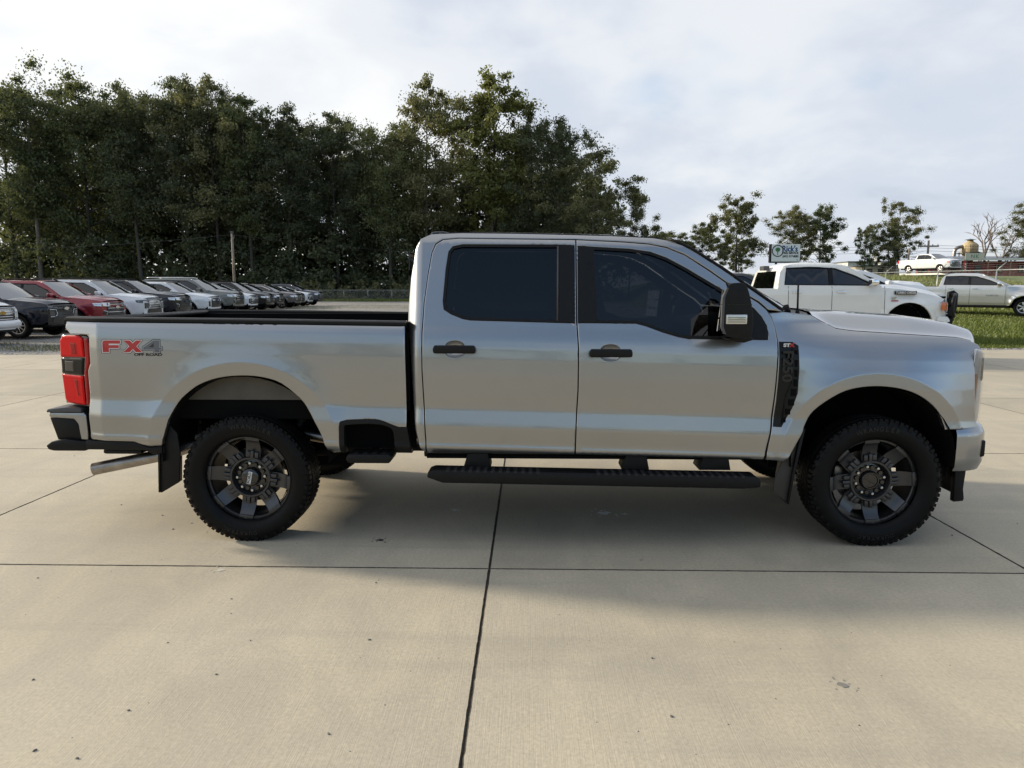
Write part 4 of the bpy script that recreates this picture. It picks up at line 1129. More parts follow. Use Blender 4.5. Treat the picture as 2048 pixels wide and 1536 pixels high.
text_obj('decal_lettering', 'OFF ROAD', .024, DECK, truck, face_side(-.577, -(bed_hw(-.577, 1.237) + .002), 1.236), .0004, .0009, 1.55)
# ------------------------------------------------------------------ other vehicles
def simple_tyre():
    mb = MB().lathe([(.63, -.22), (.70, -.30), (.84, -.33), (.95, -.30), (.99, -.22), (1., -.08), (1., .08), (.99, .22), (.95, .30), (.84, .33), (.70, .30), (.63, .22)], 'y', 40)
    for k in range(44):
        a = 2 * math.pi * k / 44; c, s_ = math.cos(a), math.sin(a)
        for y in (-.22, .22): mb.box((-.012, y - .07, -.045), (.012, y + .07, .045), rot=Matrix.Rotation(-a, 4, 'Y')); 
        for v in mb.bm.verts[-16:] if False else []: pass
    return mb
def unit_wheel(style):
    """rim of unit tyre radius, face to -y"""
    mb = MB().lathe([(.64, .15), (.66, -.24), (.64, -.27), (.58, -.26), (.55, -.18), (.54, .15)], 'y', 40)
    n = {'five': 5, 'six': 6, 'ten': 10, 'multi': 8}[style]
    for k in range(n):
        a = 2 * math.pi * k / n + .3
        sp = MB(); w0, w1 = {'five': (.11, .09), 'six': (.10, .085), 'ten': (.045, .045), 'multi': (.07, .06)}[style]
        sp.prism([(.10, -w1), (.10, w1), (.60, w0), (.60, -w0)], -.17, -.235, bev=.012)
        sp.xf(Matrix.Rotation(-a, 4, 'Y')); me = bpy.data.meshes.new('t'); sp.bm.to_mesh(me); sp.bm.free(); mb.bm.from_mesh(me); bpy.data.meshes.remove(me)
    mb.cyl((0, -.12, 0), (0, -.25, 0), .15, .13, 20)
    return bm_mesh('rim', mb.bm, True, 35)
_t = MB().lathe([(.63, -.22), (.70, -.30), (.84, -.33), (.95, -.30), (.985, -.22), (1., -.08), (1., .08), (.985, .22), (.95, .30), (.84, .33), (.70, .30), (.63, .22)], 'y', 44)
ME_CT = bm_mesh('car_tyre', _t.bm, True, 40)
ME_RIM = {k: unit_wheel(k) for k in ('five', 'six', 'ten', 'multi')}
_t = MB().lathe([(.0, .0), (.54, .0)], 'y', 32); ME_RB = bm_mesh('rim_back', _t.bm)
RIMM = {'bright': mat('bright_alloy', (.50, .50, .51), .25, 1.), 'dark': mat('dark_alloy', (.05, .05, .055), .35, .8)}
GRILLE = mat('grille_black', (.012, .012, .013), .3, coat=.3)
LAMPW = mat('lamp_glass_white', (.66, .68, .70), .12, .35, coat=1.)
LAMPD = mat('lamp_glass_dark', (.06, .065, .07), .1, .2, coat=1.)
SCREEN = glass('car_windscreen', (.30, .36, .33), ior=3.6)
DARKG = glass('car_side_glass', (.03, .034, .038), ior=1.7)
CABIN = mat('cabin_dark', (.02, .02, .022), .8)

def build_vehicle(name, label, cat, loc, V, col, rz=0., group=None, pitch=0.):
    """V: size and style of the vehicle; nose at x = 0, heading +x"""
    root = thing(name, label, cat, loc, rz, group)
    root.rotation_euler = (0, pitch, rz)
    L, H, W, wb, fo, R = V['L'], V['H'], V['W'], V['wb'], V['fo'], V['R']
    sill, belt, nose, cowl = V['sill'], V['belt'], V['nose'], V['cowl']
    xc, xt, xr = V['xc'], V['xt'], V['xr']
    pick = V.get('pickup', False)
    TAB = [(sill - .06, .93 * W), (sill + .08, .975 * W), (.5 * (sill + belt), W), (belt - .16, .992 * W), (belt - .05, .975 * W), (belt, .955 * W), (H - .13, W - V.get('tumble', .21)), (H - .05, W - V.get('tumble', .21) - .05), (H, W - V.get('tumble', .21) - .14)]
    xf_, xr_ = -fo, -fo - wb
    Ra = R + V.get('archgap', .07); AZ = V.get('az', R)
    def arch(xc_, z):
        return lambda x, zz: math.hypot(x - xc_, (zz - R)) - Ra
    def hw(x, z):
        w = sm_tab(TAB, z, .02)
        if z < belt:
            w += .03 * W * (1 - sst(.02, .13, min(abs(math.hypot(x - xf_, z - AZ) - Ra), abs(math.hypot(x - xr_, z - AZ) - Ra)))) * V.get('flare', 1.)
        if x > -.75: w -= V.get('bow', .42) * (x + .75) ** 2 * (1.0 if z > sill + .1 else .85)
        if x < -L + .5: w -= .25 * (-L + .5 - x) ** 2 * 1.2
        if x > xc: w -= .11 * sst(nose - .20, nose + .06, z) * W * sst(xc, xc + .5, x)
        return w
    def arch_pts(cx):
        a0 = math.asin(max(-1, min(1, (sill - AZ) / Ra)))
        return [(cx + Ra * math.cos(a), AZ + Ra * math.sin(a)) for a in rng(math.pi - a0, a0, 17)]
    if pick: top_rear = [(V['cabx'] + .10, H - .08), (V['cabx'] - .02, H - .22), (V['cabx'] - .10, V['rail'] + .02), (V['cabx'] - .10, V['rail']), (-L + .03, V['rail'] + .01), (-L, V['rail'] - .05), (-L, sill + .25), (-L + .06, sill + .05)]
    else: top_rear = [(xr, H - .05), (xr - .10, H - .10), (-L + V.get('rake', .12), belt + .05), (-L + .03, belt - .1), (-L, .75), (-L + .02, sill + .15), (-L + .10, sill)]
    edge_h = [(-.05, nose - .05), (-.18, nose - .005), (-.5, nose + .35 * (cowl - nose)), (xc * .7, cowl - .035), (xc, cowl)]
    out = [(-.16, sill), (-.02, sill + .10), (0, sill + .25), (0, nose - .18)] + edge_h + [(xc + (xt - xc) * .5, cowl + (H - .06 - cowl) * .53), (xt, H - .07), (xt - .2, H - .035), (.5 * (xt + xr), H - .015 if not pick else H - .02)] + ([] if not pick else [(V['cabx'] + .3, H - .04)]) + top_rear
    out += [(xr_ - Ra - .04, sill)] + arch_pts(xr_) + [(xr_ + Ra + .05, sill - .02), (xf_ - Ra - .05, sill - .02)] + arch_pts(xf_)
    # side windows
    wz0, wz1 = belt + .02, H - .13
    fA0 = xc - .12; fA1 = xt - .18
    if pick: R1, R0 = V['cabx'] + .12, V['cabx'] + .06
    else: R1, R0 = xr + .18, -L + V.get('rake', .12) + .22
    win = [(fA0, wz0), (fA0 + (fA1 - fA0) * .5, wz0 + (wz1 - wz0) * .56), (fA1, wz1 - .01), (.5 * (fA1 + R1), wz1 + .02), (R1, wz1), (R0, wz0 + .04), (R0 - .0, wz0 + .02)]
    win = path_resample(ccw(win), .12)
    for s in SIDES:
        b = panel('body_side', out, hw, col, root, s, holes=[win], gx=.11, gz=.07, shear=0, flange=.04, edge=.004, er=.012, step=.12)
        panel('side_window', offset_ring(win, .012), hw, DARKG, b, s, gx=.4, gz=.2, shear=0, flange=0, edge=0, dy=-.012)
        strip('window_trim', win, offset_ring(win, .022), hw, V.get('trim', BLACKP), b, s, dy=.003, thick=.03)
        for xp in V['pillars']:
            MB().prism([(xp - .05, wz0), (xp + .05, wz0), (xp + .02, wz1 + .01), (xp - .06, wz1 + .01)], 0, .004).xf(Matrix.Identity(4)).bm.free()
            panel('pillar', [(xp - .055, wz0 + .01), (xp + .045, wz0 + .01), (xp + .03, wz1), (xp - .065, wz1)], hw, V.get('pillarmat', BLACKP), b, s, gx=.5, gz=.2, shear=0, flange=.01, edge=0, dy=.002)
        for xp in V['seams']:
            pts = [(xp, s * (hw(xp, z) + .0005), z) for z in rng(sill + .04, belt + .01, 8)]
            MB().tube(pts, .006, 5).build('door_seam', GLOSSB, b, True)
        for xh in V['handles']:
            zz = belt - .12; yy = s * hw(xh, zz)
            MB().box((xh - .10, yy - .02, zz - .016), (xh + .10, yy + s * .04 + .0, zz + .016), .008).build('door_handle', V.get('handlemat', col), b, angle=40)
        # mirror
        mx, mz = xc - .28, belt + .09
        MB().prism([(mx - .05, mz - .08), (mx - .06, mz + .07), (mx + .02, mz + .09), (mx + .10, mz + .05), (mx + .10, mz - .06)], s * (W * .95 + .06), s * (W * .95 + .27), bev=.025).build('door_mirror', V.get('mirmat', col), root, angle=50)
        MB().box((mx - .02, s * W * .90, mz - .07), (mx + .06, s * (W * .95 + .1), mz - .03), .01).build('mirror_arm', BLACKP, root)
        # sill cladding and arches
        MB().box((xr_ + Ra + .06, s * (.93 * W), sill - .10), (xf_ - Ra - .06, s * (.965 * W), sill + .0), .02).build('sill_cladding', V.get('clad', BLACKP), root, angle=40)
        for cx in (xf_, xr_):
            MB().grid(lambda u, v: (cx + (Ra + .01) * math.cos(math.pi * (1.08 * u - .04)), s * (W - .02 - .42 * v), AZ + (Ra + .01) * math.sin(math.pi * (1.08 * u - .04))), 16, 2).build('wheel_liner', WELL, root, True)
            MB().prism([(cx - Ra, sill - .1), (cx - Ra * .7, AZ + Ra * .7), (cx, AZ + Ra), (cx + Ra * .7, AZ + Ra * .7), (cx + Ra, sill - .1)], s * (W - .46), s * (W - .44)).build('liner_wall', WELL, root)
            w = link('wheel', ME_RIM[V.get('wheel', 'six')], RIMM[V.get('rim', 'bright')], root)
            w.location = (cx, s * (W - .16), R); w.scale = (R, R * .95, R); w.rotation_euler = (0, .4 * cx, 0 if s < 0 else math.pi)
            link('tyre', ME_CT, RUBBER, w); link('rim_back', ME_RB, ALLOYD, w)
        if V.get('rails'):
            MB().tube([(x, s * (W - .34), lerp_tab([(xr, H + .02), (xr + .1, H + .045), (xt - .4, H + .04), (xt - .25, H - .005)], x)) for x in rng(xr + .05, xt - .3, 12)], .02, 6).build('roof_rail', V['rails'], root, True)
    # roof, screen, bonnet
    rx0 = V['cabx'] + .06 if pick else xr - .02
    def top_z(x): return lerp_tab(sorted([(q[0], q[1]) for q in ([(xt, H - .07), (xt - .2, H - .035), (.5 * (xt + xr), H - .015 if not pick else H - .02)] + ([(V['cabx'] + .3, H - .04), (V['cabx'] + .06, H - .10)] if pick else [(xr, H - .05), (xr - .10, H - .10)]))]), x)
    def roof(u, v):
        x = rx0 + (xt - rx0) * u; t = 2 * v - 1; z = top_z(x); w = hw(x, z) - .004
        return (x + .06 * (1 - t * t) * sst(.6, 1, u), t * w, z + .035 * (1 - abs(t) ** 3) * sst(0, .15, u))
    MB().grid(roof, 14, 13).build('roof', V.get('roofmat', col), root, True)
    def screen(u, v):
        t = 2 * v - 1; x = xt + (xc - xt) * u; z = lerp_tab([(0, H - .07), (.5, cowl + (H - .06 - cowl) * .53), (1, cowl)], u)
        w = hw(x, z) - .03
        return (x + (.07 + .15 * u) * (1 - t * t), t * w, z + .012)
    MB().grid(screen, 10, 13).build('windscreen', SCREEN, root, True)
    for v in (0.0, 1.0): MB().tube([Vector(screen(u, v)) for u in rng(0, 1, 8)], .018, 6).build('windscreen_pillar', col, root, True)
    eh = sorted(edge_h)
    def hood(u, v):
        t = 2 * v - 1; x = xc + (-.05 - xc) * u; z = lerp_tab(eh, x); w = hw(x, z) - .003
        dome = V.get('dome', .05) * (1 - sst(.6, .95, abs(t)))
        return (x + (.17 * (1 - u) + .12 * u) * (1 - t * t), t * w, z + .03 * (1 - abs(t) ** 3) + dome * sst(0, .2, u) * (1 - .6 * sst(.85, 1, u)))
    MB().grid(hood, 16, 17).build('bonnet', V.get('hoodmat', col), root, True)
    if not pick:
        def tail(u, v):
            t = 2 * v - 1
            pts = [(-L + .10, sill), (-L + .02, sill + .15), (-L, .75), (-L + .03, belt - .1), (-L + V.get('rake', .12), belt + .05), (xr - .10, H - .10), (xr - .02, H - .05)]
            k = u * (len(pts) - 1); i = min(int(k), len(pts) - 2); f = k - i
            x = pts[i][0] + (pts[i + 1][0] - pts[i][0]) * f; z = pts[i][1] + (pts[i + 1][1] - pts[i][1]) * f
            return (x - .05 * (1 - t * t), t * (hw(x, z) - .002), z)
        MB().grid(tail, 14, 9).build('tailgate', col, root, True)
    else:
        cx = V['cabx']; rl = V['rail']
        def back(u, v):
            t = 2 * v - 1; z = rl - .4 + (H - .09 - rl + .4) * u; x = lerp_tab([(rl, cx - .10), (H - .22, cx - .02), (H - .08, cx + .08)], z)
            return (x - .03 * (1 - t * t), t * (hw(x, z) - .002), z)
        MB().grid(back, 8, 9).build('cab_back', col, root, True)
        MB().grid(lambda u, v: Vector(back(.42 + .46 * u, .12 + .76 * v)) - Vector((.012, 0, 0)), 4, 5).build('rear_window', DARKG, root, True)
        MB().box((-L + .08, -W + .12, rl - .50), (cx - .12, W - .12, rl - .46)).build('bed_floor', BLACKP, root)
        for s in SIDES: 
            MB().box((-L + .02, s * (W - .14), rl - .48), (cx - .12, s * (W - .10), rl - .02)).build('bed_inner_wall', BLACKP, root)
            MB().box((-L + .02, s * (W - .15), rl - .015), (cx - .11, s * (W - .035), rl + .02), .012).build('bed_rail_cap', BLACKP if V.get('capdark', True) else col, root)
        MB().box((-L - .02, -W + .08, sill + .3), (-L + .05, W - .08, rl), .02).build('tailgate', col, root, angle=40)
    for s in SIDES:
        zt = belt - .22 if not pick else V['rail'] - .2
        xt_ = -L + (.02 if not pick else .0)
        MB().box((xt_ - .03, s * (hw(xt_ + .06, zt) - .12), zt - .16), (xt_ + .14, s * (hw(xt_ + .1, zt) + .012), zt + .16), .02).build('tail_lamp', REDL, root, angle=40)
    MB().box((-L - .06, -W + .10, sill + .05), (-L + .12, W - .10, sill + .24), .04).build('rear_bumper', V.get('bumpmat', BLACKP), root, angle=40)
    # underside and cabin
    MB().box((-L + .2, -W + .25, sill - .12), (-.25, W - .25, sill + .02)).build('underbody', WELL, root)
    MB().box(((V['cabx'] + .1) if pick else -L + .25, -W + .14, sill + .1), (xc + .2, W - .14, belt - .06)).build('cabin_tub', CABIN, root)
    for y in (-.42, .42):
        for xs_ in V.get('seats', (xt - .55, xt - 1.45)):
            MB().prism([(xs_ - .1, belt - .1), (xs_ - .2, belt + .28), (xs_ - .14, belt + .34), (xs_ - .05, belt + .3), (xs_ + .05, belt - .1)], y - .24, y + .24, bev=.04).build('seat', CABIN, root, angle=50)
    # nose
    front_face(root, V, col, hw, W, nose, sill)
    return root

def front_face(root, V, col, hw, W, nose, sill):
    def fx(y, z, d=0.):
        wn = hw(-.02, z)
        t = min(1., abs(y) / max(wn, .1))
        return -.02 + .10 * (1 - t * t) - (.06 * sst(nose - .16, nose - .02, z)) + d
    def face(u, v):
        t = 2 * v - 1; z = sill - .02 + (nose - .03 - sill) * u
        y = t * (hw(-.03, z)); return (fx(y, z), y, z)
    MB().grid(face, 12, 15).build('front_panel', V.get('facemat', col), root, True)
    def patch(name, yz, m, d, par=root, nseg=8):
        """plate lying on the nose, outline in (y, z)"""
        ring = path_resample(yz, .10)
        n = len(ring); Vt = [(fx(y, z, d), y, z) for y, z in ring] + [(fx(y, z, -.02), y, z) for y, z in ring]
        F = [list(range(n))] + [[i, (i + 1) % n, n + (i + 1) % n, n + i] for i in range(n)]
        bm = bmesh.new(); me = mesh_pd(name, Vt, F); bm.from_mesh(me); bmesh.ops.triangulate(bm, faces=[f for f in bm.faces if len(f.verts) > 4])
        return link(name, bm_mesh(name, bm), m, par)
    def mirror_y(p): return [(-y, z) for y, z in p]
    g = V['grille']; gw, g0, g1 = g['w'], g['z0'], g['z1']
    gr = patch('grille', [(-gw, g0 + .04), (-gw * .96, g1), (gw * .96, g1), (gw, g0 + .04), (gw * .9, g0), (-gw * .9, g0)], GRILLE, .02)
    nb = g.get('bars', 4); bm_ = g.get('barmat', CHROME)
    for k in range(nb):
        z = g0 + (g1 - g0) * (k + .7) / (nb + .2)
        MB().tube([(fx(y, z, .028), y, z) for y in rng(-gw * .93, gw * .93, 9)], g.get('barr', .012), 6).build('grille_bar', bm_, gr, True)
    e = g.get('emblem')
    if e == 'bow':
        z = g['ez']; m = g.get('emat', CHROME); x = fx(0, z, .034)
        MB().prism([(-.13, z - .02), (-.09, z + .035), (-.045, z + .035), (-.045, z + .055), (.045, z + .055), (.045, z + .035), (.13, z + .035), (.10, z - .035), (.045, z - .035), (.045, z - .055), (-.045, z - .055), (-.045, z - .035), (-.12, z - .035)], x, x + .025, 'yz', bev=.004).build('emblem', m, gr)
        MB().prism([(-.10, z - .012), (-.035, z - .012), (-.035, z - .035), (.035, z - .035), (.035, z + .012), (.10, z + .012), (.035, z + .012), (.035, z + .035), (-.035, z + .035), (-.035, z + .012), (-.08, z + .012)][:9], x + .026, x + .028, 'yz').bm.free()
    elif e == 'oval':
        z = g['ez']; x = fx(0, z, .034)
        MB().prism([(.13 * math.cos(a), z + .05 * math.sin(a)) for a in rng(0, 2 * math.pi, 21)[:-1]], x, x + .02, 'yz', bev=.004).build('emblem', mat('emblem_blue', (.03, .06, .18), .2, .3, coat=1.), gr)
    for s in SIDES:
        for kind, poly, m, d in V['lamps']:
            p = poly if s > 0 else mirror_y(poly)
            patch(kind, p, m, d)
        MB().tube([(fx(s * y, z, .02), s * y, z) for y, z in V['drl']], .014, 6).build('running_light', LAMPW, root, True) if V.get('drl') else None
        # lamp corner wrapping on to the wing
        lz0, lz1 = V['lampz']
        panel('head_lamp', [(-.02, lz0), (-.02, lz1), (V.get('lampx', -.30), lz1 - .01), (V.get('lampx', -.30) + .06, lz0 + .03)], hw, V.get('lampmat', LAMPW), root, s, gx=.2, gz=.1, shear=0, flange=.02, edge=.003, er=.01, dy=.006)
    if V.get('intake', True):
        lw = V.get('lw', gw * 1.05)
        patch('lower_intake', [(-lw, sill + .06), (-lw * .96, sill + .20), (lw * .96, sill + .20), (lw, sill + .06)], GRILLE, .015)
    b = V.get('bumper')
    if b:
        m, z0, z1 = b
        MB().grid(lambda u, v: (fx((2 * v - 1) * hw(-.05, .6), .6, .05 + .05 * math.sin(math.pi * u)) - (.03 if u in (0, 1) else 0), (2 * v - 1) * (hw(-.05, .6) + .01), z0 + (z1 - z0) * u), 7, 17).build('front_bumper', m, root, True)
    MB().box((-.25, -W + .30, sill - .08), (.02, W - .30, sill + .02), .03).build('front_skirt', BLACKP, root, angle=40)
    if V.get('plate'): 
        z = sill + .12; MB().box((.085, -.15, z - .08), (.105, .15, z + .08), .005).build('number_plate', DECW, root)

def lamp_set(kind, W, nose, sill):
    """head-lamp outlines on the nose in (y, z) for the +y side"""
    w = W * .72
    if kind == 'split':      # slim running light above, tall lamp below
        return ([('running_lamp', [(w - .34, nose - .16), (w - .32, nose - .10), (w + .02, nose - .09), (w + .02, nose - .15)], LAMPD, .018),
                 ('lamp_bezel', [(w - .30, nose - .46), (w - .24, nose - .22), (w + .01, nose - .22), (w + .01, nose - .46)], GRILLE, .018),
                 ('head_lamp', [(w - .22, nose - .43), (w - .18, nose - .26), (w - .02, nose - .26), (w - .02, nose - .43)], LAMPD, .024)],
                [(w - .02, nose - .22), (w - .26, nose - .22), (w - .32, nose - .36), (w - .24, nose - .46), (w - .04, nose - .46)])
    if kind == 'wide':
        return ([('head_lamp', [(w - .34, nose - .24), (w - .34, nose - .10), (w + .02, nose - .09), (w + .02, nose - .22)], LAMPW, .02),
                 ('fog_bezel', [(w - .20, sill + .14), (w - .22, sill + .30), (w - .0, sill + .34), (w - .0, sill + .16)], GRILLE, .018)],
                [(w - .0, sill + .32), (w - .20, sill + .28), (w - .14, sill + .16)])
    if kind == 'slim':
        return ([('head_lamp', [(w - .36, nose - .17), (w - .34, nose - .08), (w + .02, nose - .07), (w + .02, nose - .15)], LAMPW, .02),
                 ('fog_bezel', [(w - .14, sill + .10), (w - .14, sill + .36), (w - .02, sill + .36), (w - .02, sill + .10)], GRILLE, .018)], None)
def SUV(**k):
    V = dict(L=5.35, H=1.92, W=1.02, wb=3.07, fo=.95, R=.41, sill=.46, belt=1.26, nose=1.17, cowl=1.30, xc=-1.45, xt=-2.30, xr=-4.85,
             pillars=(-2.95, -4.0), seams=(-1.62, -2.95, -3.95), handles=(-2.72, -3.78), rails=BLACKP, wheel='six', rim='bright', trim=BLACKP)
    V.update(k)
    l, d = lamp_set(V.get('lampkind', 'wide'), V['W'], V['nose'], V['sill'])
    V.setdefault('lamps', l); V.setdefault('drl', d)
    V.setdefault('grille', dict(w=.52, z0=V['nose'] - .50, z1=V['nose'] - .07, bars=4, emblem='bow', ez=V['nose'] - .24))
    V.setdefault('lampz', (V['nose'] - .24, V['nose'] - .10))
    return V
def MIDV(**k):
    d = dict(L=5.0, H=1.77, W=.99, wb=2.95, fo=.93, R=.38, sill=.42, belt=1.16, nose=1.03, cowl=1.17, xc=-1.35, xt=-2.20, xr=-4.45, pillars=(-2.75, -3.75), seams=(-1.5, -2.75, -3.7), handles=(-2.52, -3.5), rake=.30, tumble=.24)
    d.update(k); return SUV(**d)
WHITEP = paint('white_lacquer', (.72, .73, .74), 0., .35, .02)
NAVYP = paint('midnight_blue_lacquer', (.008, .010, .018), .1, .3, .1)
BLACKC = paint('black_lacquer', (.006, .006, .007), .1, .3, .1)
REDP = paint('dark_red_lacquer', (.25, .012, .020), .35, .35, .06)
GREYC = paint('grey_green_metallic_lacquer', (.13, .14, .135), .5, .38, .05)
DGREY = paint('charcoal_metallic_lacquer', (.045, .043, .044), .5, .38, .05)
TAUPE = paint('taupe_metallic_lacquer', (.10, .09, .085), .5, .38, .05)
GROW = 'vehicles parked in a row on the gravel lot'
row = [
 ('suv', 'white full-size SUV with gold emblem, only its nose showing at the left edge', 'suv', -14.0, 15.5, SUV(nose=1.17, bumper=(WHITEP, .48, .72), grille=dict(w=.60, z0=.70, z1=1.10, bars=5, emblem='bow', ez=.95, emat=mat('emblem_gold', (.55, .36, .10), .25, 1.)), lampkind='wide'), WHITEP),
 ('suv', 'black full-size SUV with C-shaped running lights at the left end of the lot', 'suv', -14.2, 18.75, SUV(lampkind='split', lampmat=BLACKC, wheel='ten', facemat=BLACKC, grille=dict(w=.58, z0=.66, z1=1.10, bars=5, barmat=GREYP, emblem='bow', ez=.98)), NAVYP),
 ('suv', 'dark red full-size SUV parked between the black and the white SUV', 'suv', -14.2, 21.8, SUV(lampkind='wide', grille=dict(w=.56, z0=.62, z1=1.08, bars=3, emblem='bow', ez=.90)), REDP),
 ('suv', 'white full-size SUV parked just beyond the dark red SUV', 'suv', -14.3, 24.9, SUV(lampkind='split', lampmat=LAMPD, grille=dict(w=.56, z0=.66, z1=1.10, bars=5, emblem='bow', ez=.98)), WHITEP),
 ('suv', 'dark navy boxy SUV parked between two white SUVs', 'suv', -14.5, 28.0, SUV(H=1.90, L=5.2, lampkind='wide', grille=dict(w=.50, z0=.66, z1=1.06, bars=4, barmat=GREYP, emblem='oval', ez=.90)), NAVYP),
 ('suv', 'white mid-size SUV with black wheel arches beside the grey-green SUV', 'suv', -14.4, 31.1, MIDV(lampkind='slim', rails=None, grille=dict(w=.48, z0=.60, z1=.95, bars=3, barmat=GREYP, emblem='oval', ez=.84)), WHITEP),
 ('suv', 'grey-green full-size SUV with bright roof rails in the gravel lot row', 'suv', -14.4, 34.2, SUV(H=1.95, lampkind='wide', rails=CHROME, grille=dict(w=.50, z0=.68, z1=1.08, bars=3, emblem='oval', ez=.90)), GREYC),
 ('suv', 'white compact SUV almost hidden beyond the grey-green SUV', 'suv', -14.8, 37.3, MIDV(H=1.70, L=4.8, lampkind='slim', rails=None, nose=1.0), WHITEP),
 ('suv', 'black mid-size SUV with bright chrome nose, mid-row on the gravel', 'suv', -14.9, 40.4, MIDV(H=1.82, lampkind='wide', grille=dict(w=.50, z0=.55, z1=.97, bars=5, emblem='oval', ez=.8)), BLACKC),
 ('crossover', 'charcoal crossover with a white roof rail seen behind the black SUV', 'crossover', -15.3, 43.5, MIDV(H=1.72, L=4.8, lampkind='slim', rails=DECW), DGREY),
 ('crossover', 'taupe crossover with chrome fog lamp trim and bright wheels', 'crossover', -15.1, 46.6, MIDV(H=1.74, lampkind='wide', rails=None, trim=CHROME), TAUPE),
 ('crossover', 'dark taupe crossover with chrome grille beside the small white crossover', 'crossover', -15.8, 49.7, MIDV(H=1.66, L=4.7, lampkind='wide', rails=None), DGREY),
 ('crossover', 'small white crossover with dark windows, second to last in the row', 'crossover', -16.1, 52.8, MIDV(H=1.60, L=4.5, xr=-3.9, lampkind='split', rails=None, pillars=(-2.6, -3.4), seams=(-1.45, -2.6, -3.4), handles=(-2.4, -3.2)), WHITEP),
 ('suv', 'slate blue boxy SUV at the far end of the gravel lot row', 'suv', -16.2, 56.0, SUV(H=1.82, L=4.85, W=.96, wb=2.80, xr=-4.5, lampkind='slim', rails=BLACKP, wheel='five', nose=1.13), paint('slate_blue_lacquer', (.05, .055, .075), .4, .4, .05)),
]
for nm, lab, cat, x, y, V, col in row:
    build_vehicle(nm, lab, cat, (x, y, .34 * sst_(15, 36, y) + .03), V, col, group=GROW)

# ---- pickups on the right
def PICK(**k):
    V = dict(L=5.9, H=1.95, W=1.0, wb=3.68, fo=.93, R=.40, sill=.52, belt=1.38, nose=1.22, cowl=1.38, xc=-1.42, xt=-2.30, xr=-3.9, cabx=-3.75, rail=1.40, pickup=True,
             pillars=(-2.75,), seams=(-1.52, -2.72, -3.62), handles=(-2.52, -3.48), rails=None, wheel='six', rim='dark', seats=(-2.75, -3.35))
    V.update(k); V['xr'] = V['cabx']
    l, d = lamp_set(V.get('lampkind', 'wide'), V['W'], V['nose'], V['sill'])
    V.setdefault('lamps', l); V.setdefault('drl', d)
    V.setdefault('grille', dict(w=.52, z0=V['nose'] - .50, z1=V['nose'] - .07, bars=3, emblem=None))
    V.setdefault('lampz', (V['nose'] - .26, V['nose'] - .10))
    return V
CREAM = paint('cream_white_lacquer', (.74, .735, .705), 0., .35, .02)
RV = PICK(L=6.3, H=2.27, W=1.03, wb=3.80, fo=.92, R=.50, az=.80, sill=.76, belt=1.72, nose=1.50, cowl=1.70, xc=-1.52, xt=-2.35, cabx=-3.72, rail=1.66, pillars=(-2.62,), seams=(-1.46, -2.62, -3.58), handles=(-2.42, -3.40),
          archgap=.07, flare=1.3, handlemat=CHROME, mirmat=CHROME, capdark=False, bumper=None, dome=.07, lampx=-.20, lampz=(1.14, 1.42), bow=.30, intake=False, tumble=.17, seats=(-2.6, -3.4),
          grille=dict(w=.60, z0=.95, z1=1.42, bars=3, barmat=BLACKP), lamps=[('head_lamp', [(.62, 1.16), (.62, 1.42), (.90, 1.42), (.90, 1.16)], LAMPW, .02)], drl=[(.64, 1.2), (.66, 1.13), (.88, 1.12)])
ram = build_vehicle('pickup_truck', 'cream white heavy-duty crew cab pickup with black grille guard behind the silver bonnet', 'pickup truck', (11.18, 11.63, 0), RV, CREAM)
for s in SIDES:
    yy = lambda x, z: 0
    MB().box((-.17, s * .965 - .02, 1.19), (-.06, s * .965 + .02, 1.37), .015).build('turn_signal', AMBER, ram, angle=40)
    MB().prism([(.06, .62), (.10, 1.0), (.16, 1.45), (.16, 1.60), (.28, 1.64), (.38, 1.56), (.38, 1.30), (.33, 1.0), (.22, .66), (.12, .58)], s * .55, s * .62, bev=.01).build('guard_upright', BLACKP, ram, angle=40)
    lp = [(.26, s * .58, 1.53), (.20, s * .80, 1.54), (.10, s * .97, 1.51), (.03, s * 1.03, 1.40), (.03, s * 1.03, 1.18), (.10, s * .97, 1.08), (.18, s * .80, 1.04), (.26, s * .58, 1.04)]
    MB().tube(spline(lp, 4), .035, 10).build('guard_hoop', BLACKP, ram, True)
    MB().tube([(.26, s * .58, 1.29), (.18, s * .80, 1.29), (.06, s * 1.01, 1.29)], .024, 6).build('guard_bar', BLACKP, ram, True)
    MB().tube([(.19, s * .80, 1.53), (.17, s * .80, 1.05)], .028, 6).build('guard_bar', BLACKP, ram, True)
    MB().prism([(-.25, .66), (-.25, 1.06), (-.02, 1.06), (.03, .98), (.0, .70)], s * .35, s * .99, bev=.03).build('front_bumper', CREAM, ram, angle=45)
    MB().box((-.03, s * .985, .82), (.05, s * 1.0, .94), .012).build('bumper_pocket', BLACKP, ram, angle=40)
for z in (.75, 1.0, 1.25, 1.48): MB().tube([(.15, -.5, z), (.15, .5, z)], .025, 8).build('guard_bar', BLACKP, ram, True)
text_obj('bonnet_badge', 'TURBO DIESEL', .07, DECW, ram, face_side(-.98, -.985, 1.585), .004, .001)
MB().box((-1.22, -.980, 1.545), (-.74, -.90, 1.625), .01).build('badge_plate', GLOSSB, ram)
MB().box((-1.32, -1.04, 1.405), (-1.16, -1.0, 1.42), .004).build('wing_badge', DECR, ram)
MB().prism([(-1.28, 1.44), (-1.30, 1.475), (-1.27, 1.495), (-1.22, 1.50), (-1.20, 1.47), (-1.24, 1.45)], -1.035, -1.0).build('wing_badge', CHROME, ram)
text_obj('door_lettering', 'LARAMIE', .085, mat('letter_chrome', (.42, .41, .38), .3, .9), ram, face_side(-1.90, -1.042, 1.045), .004, .001, .9)
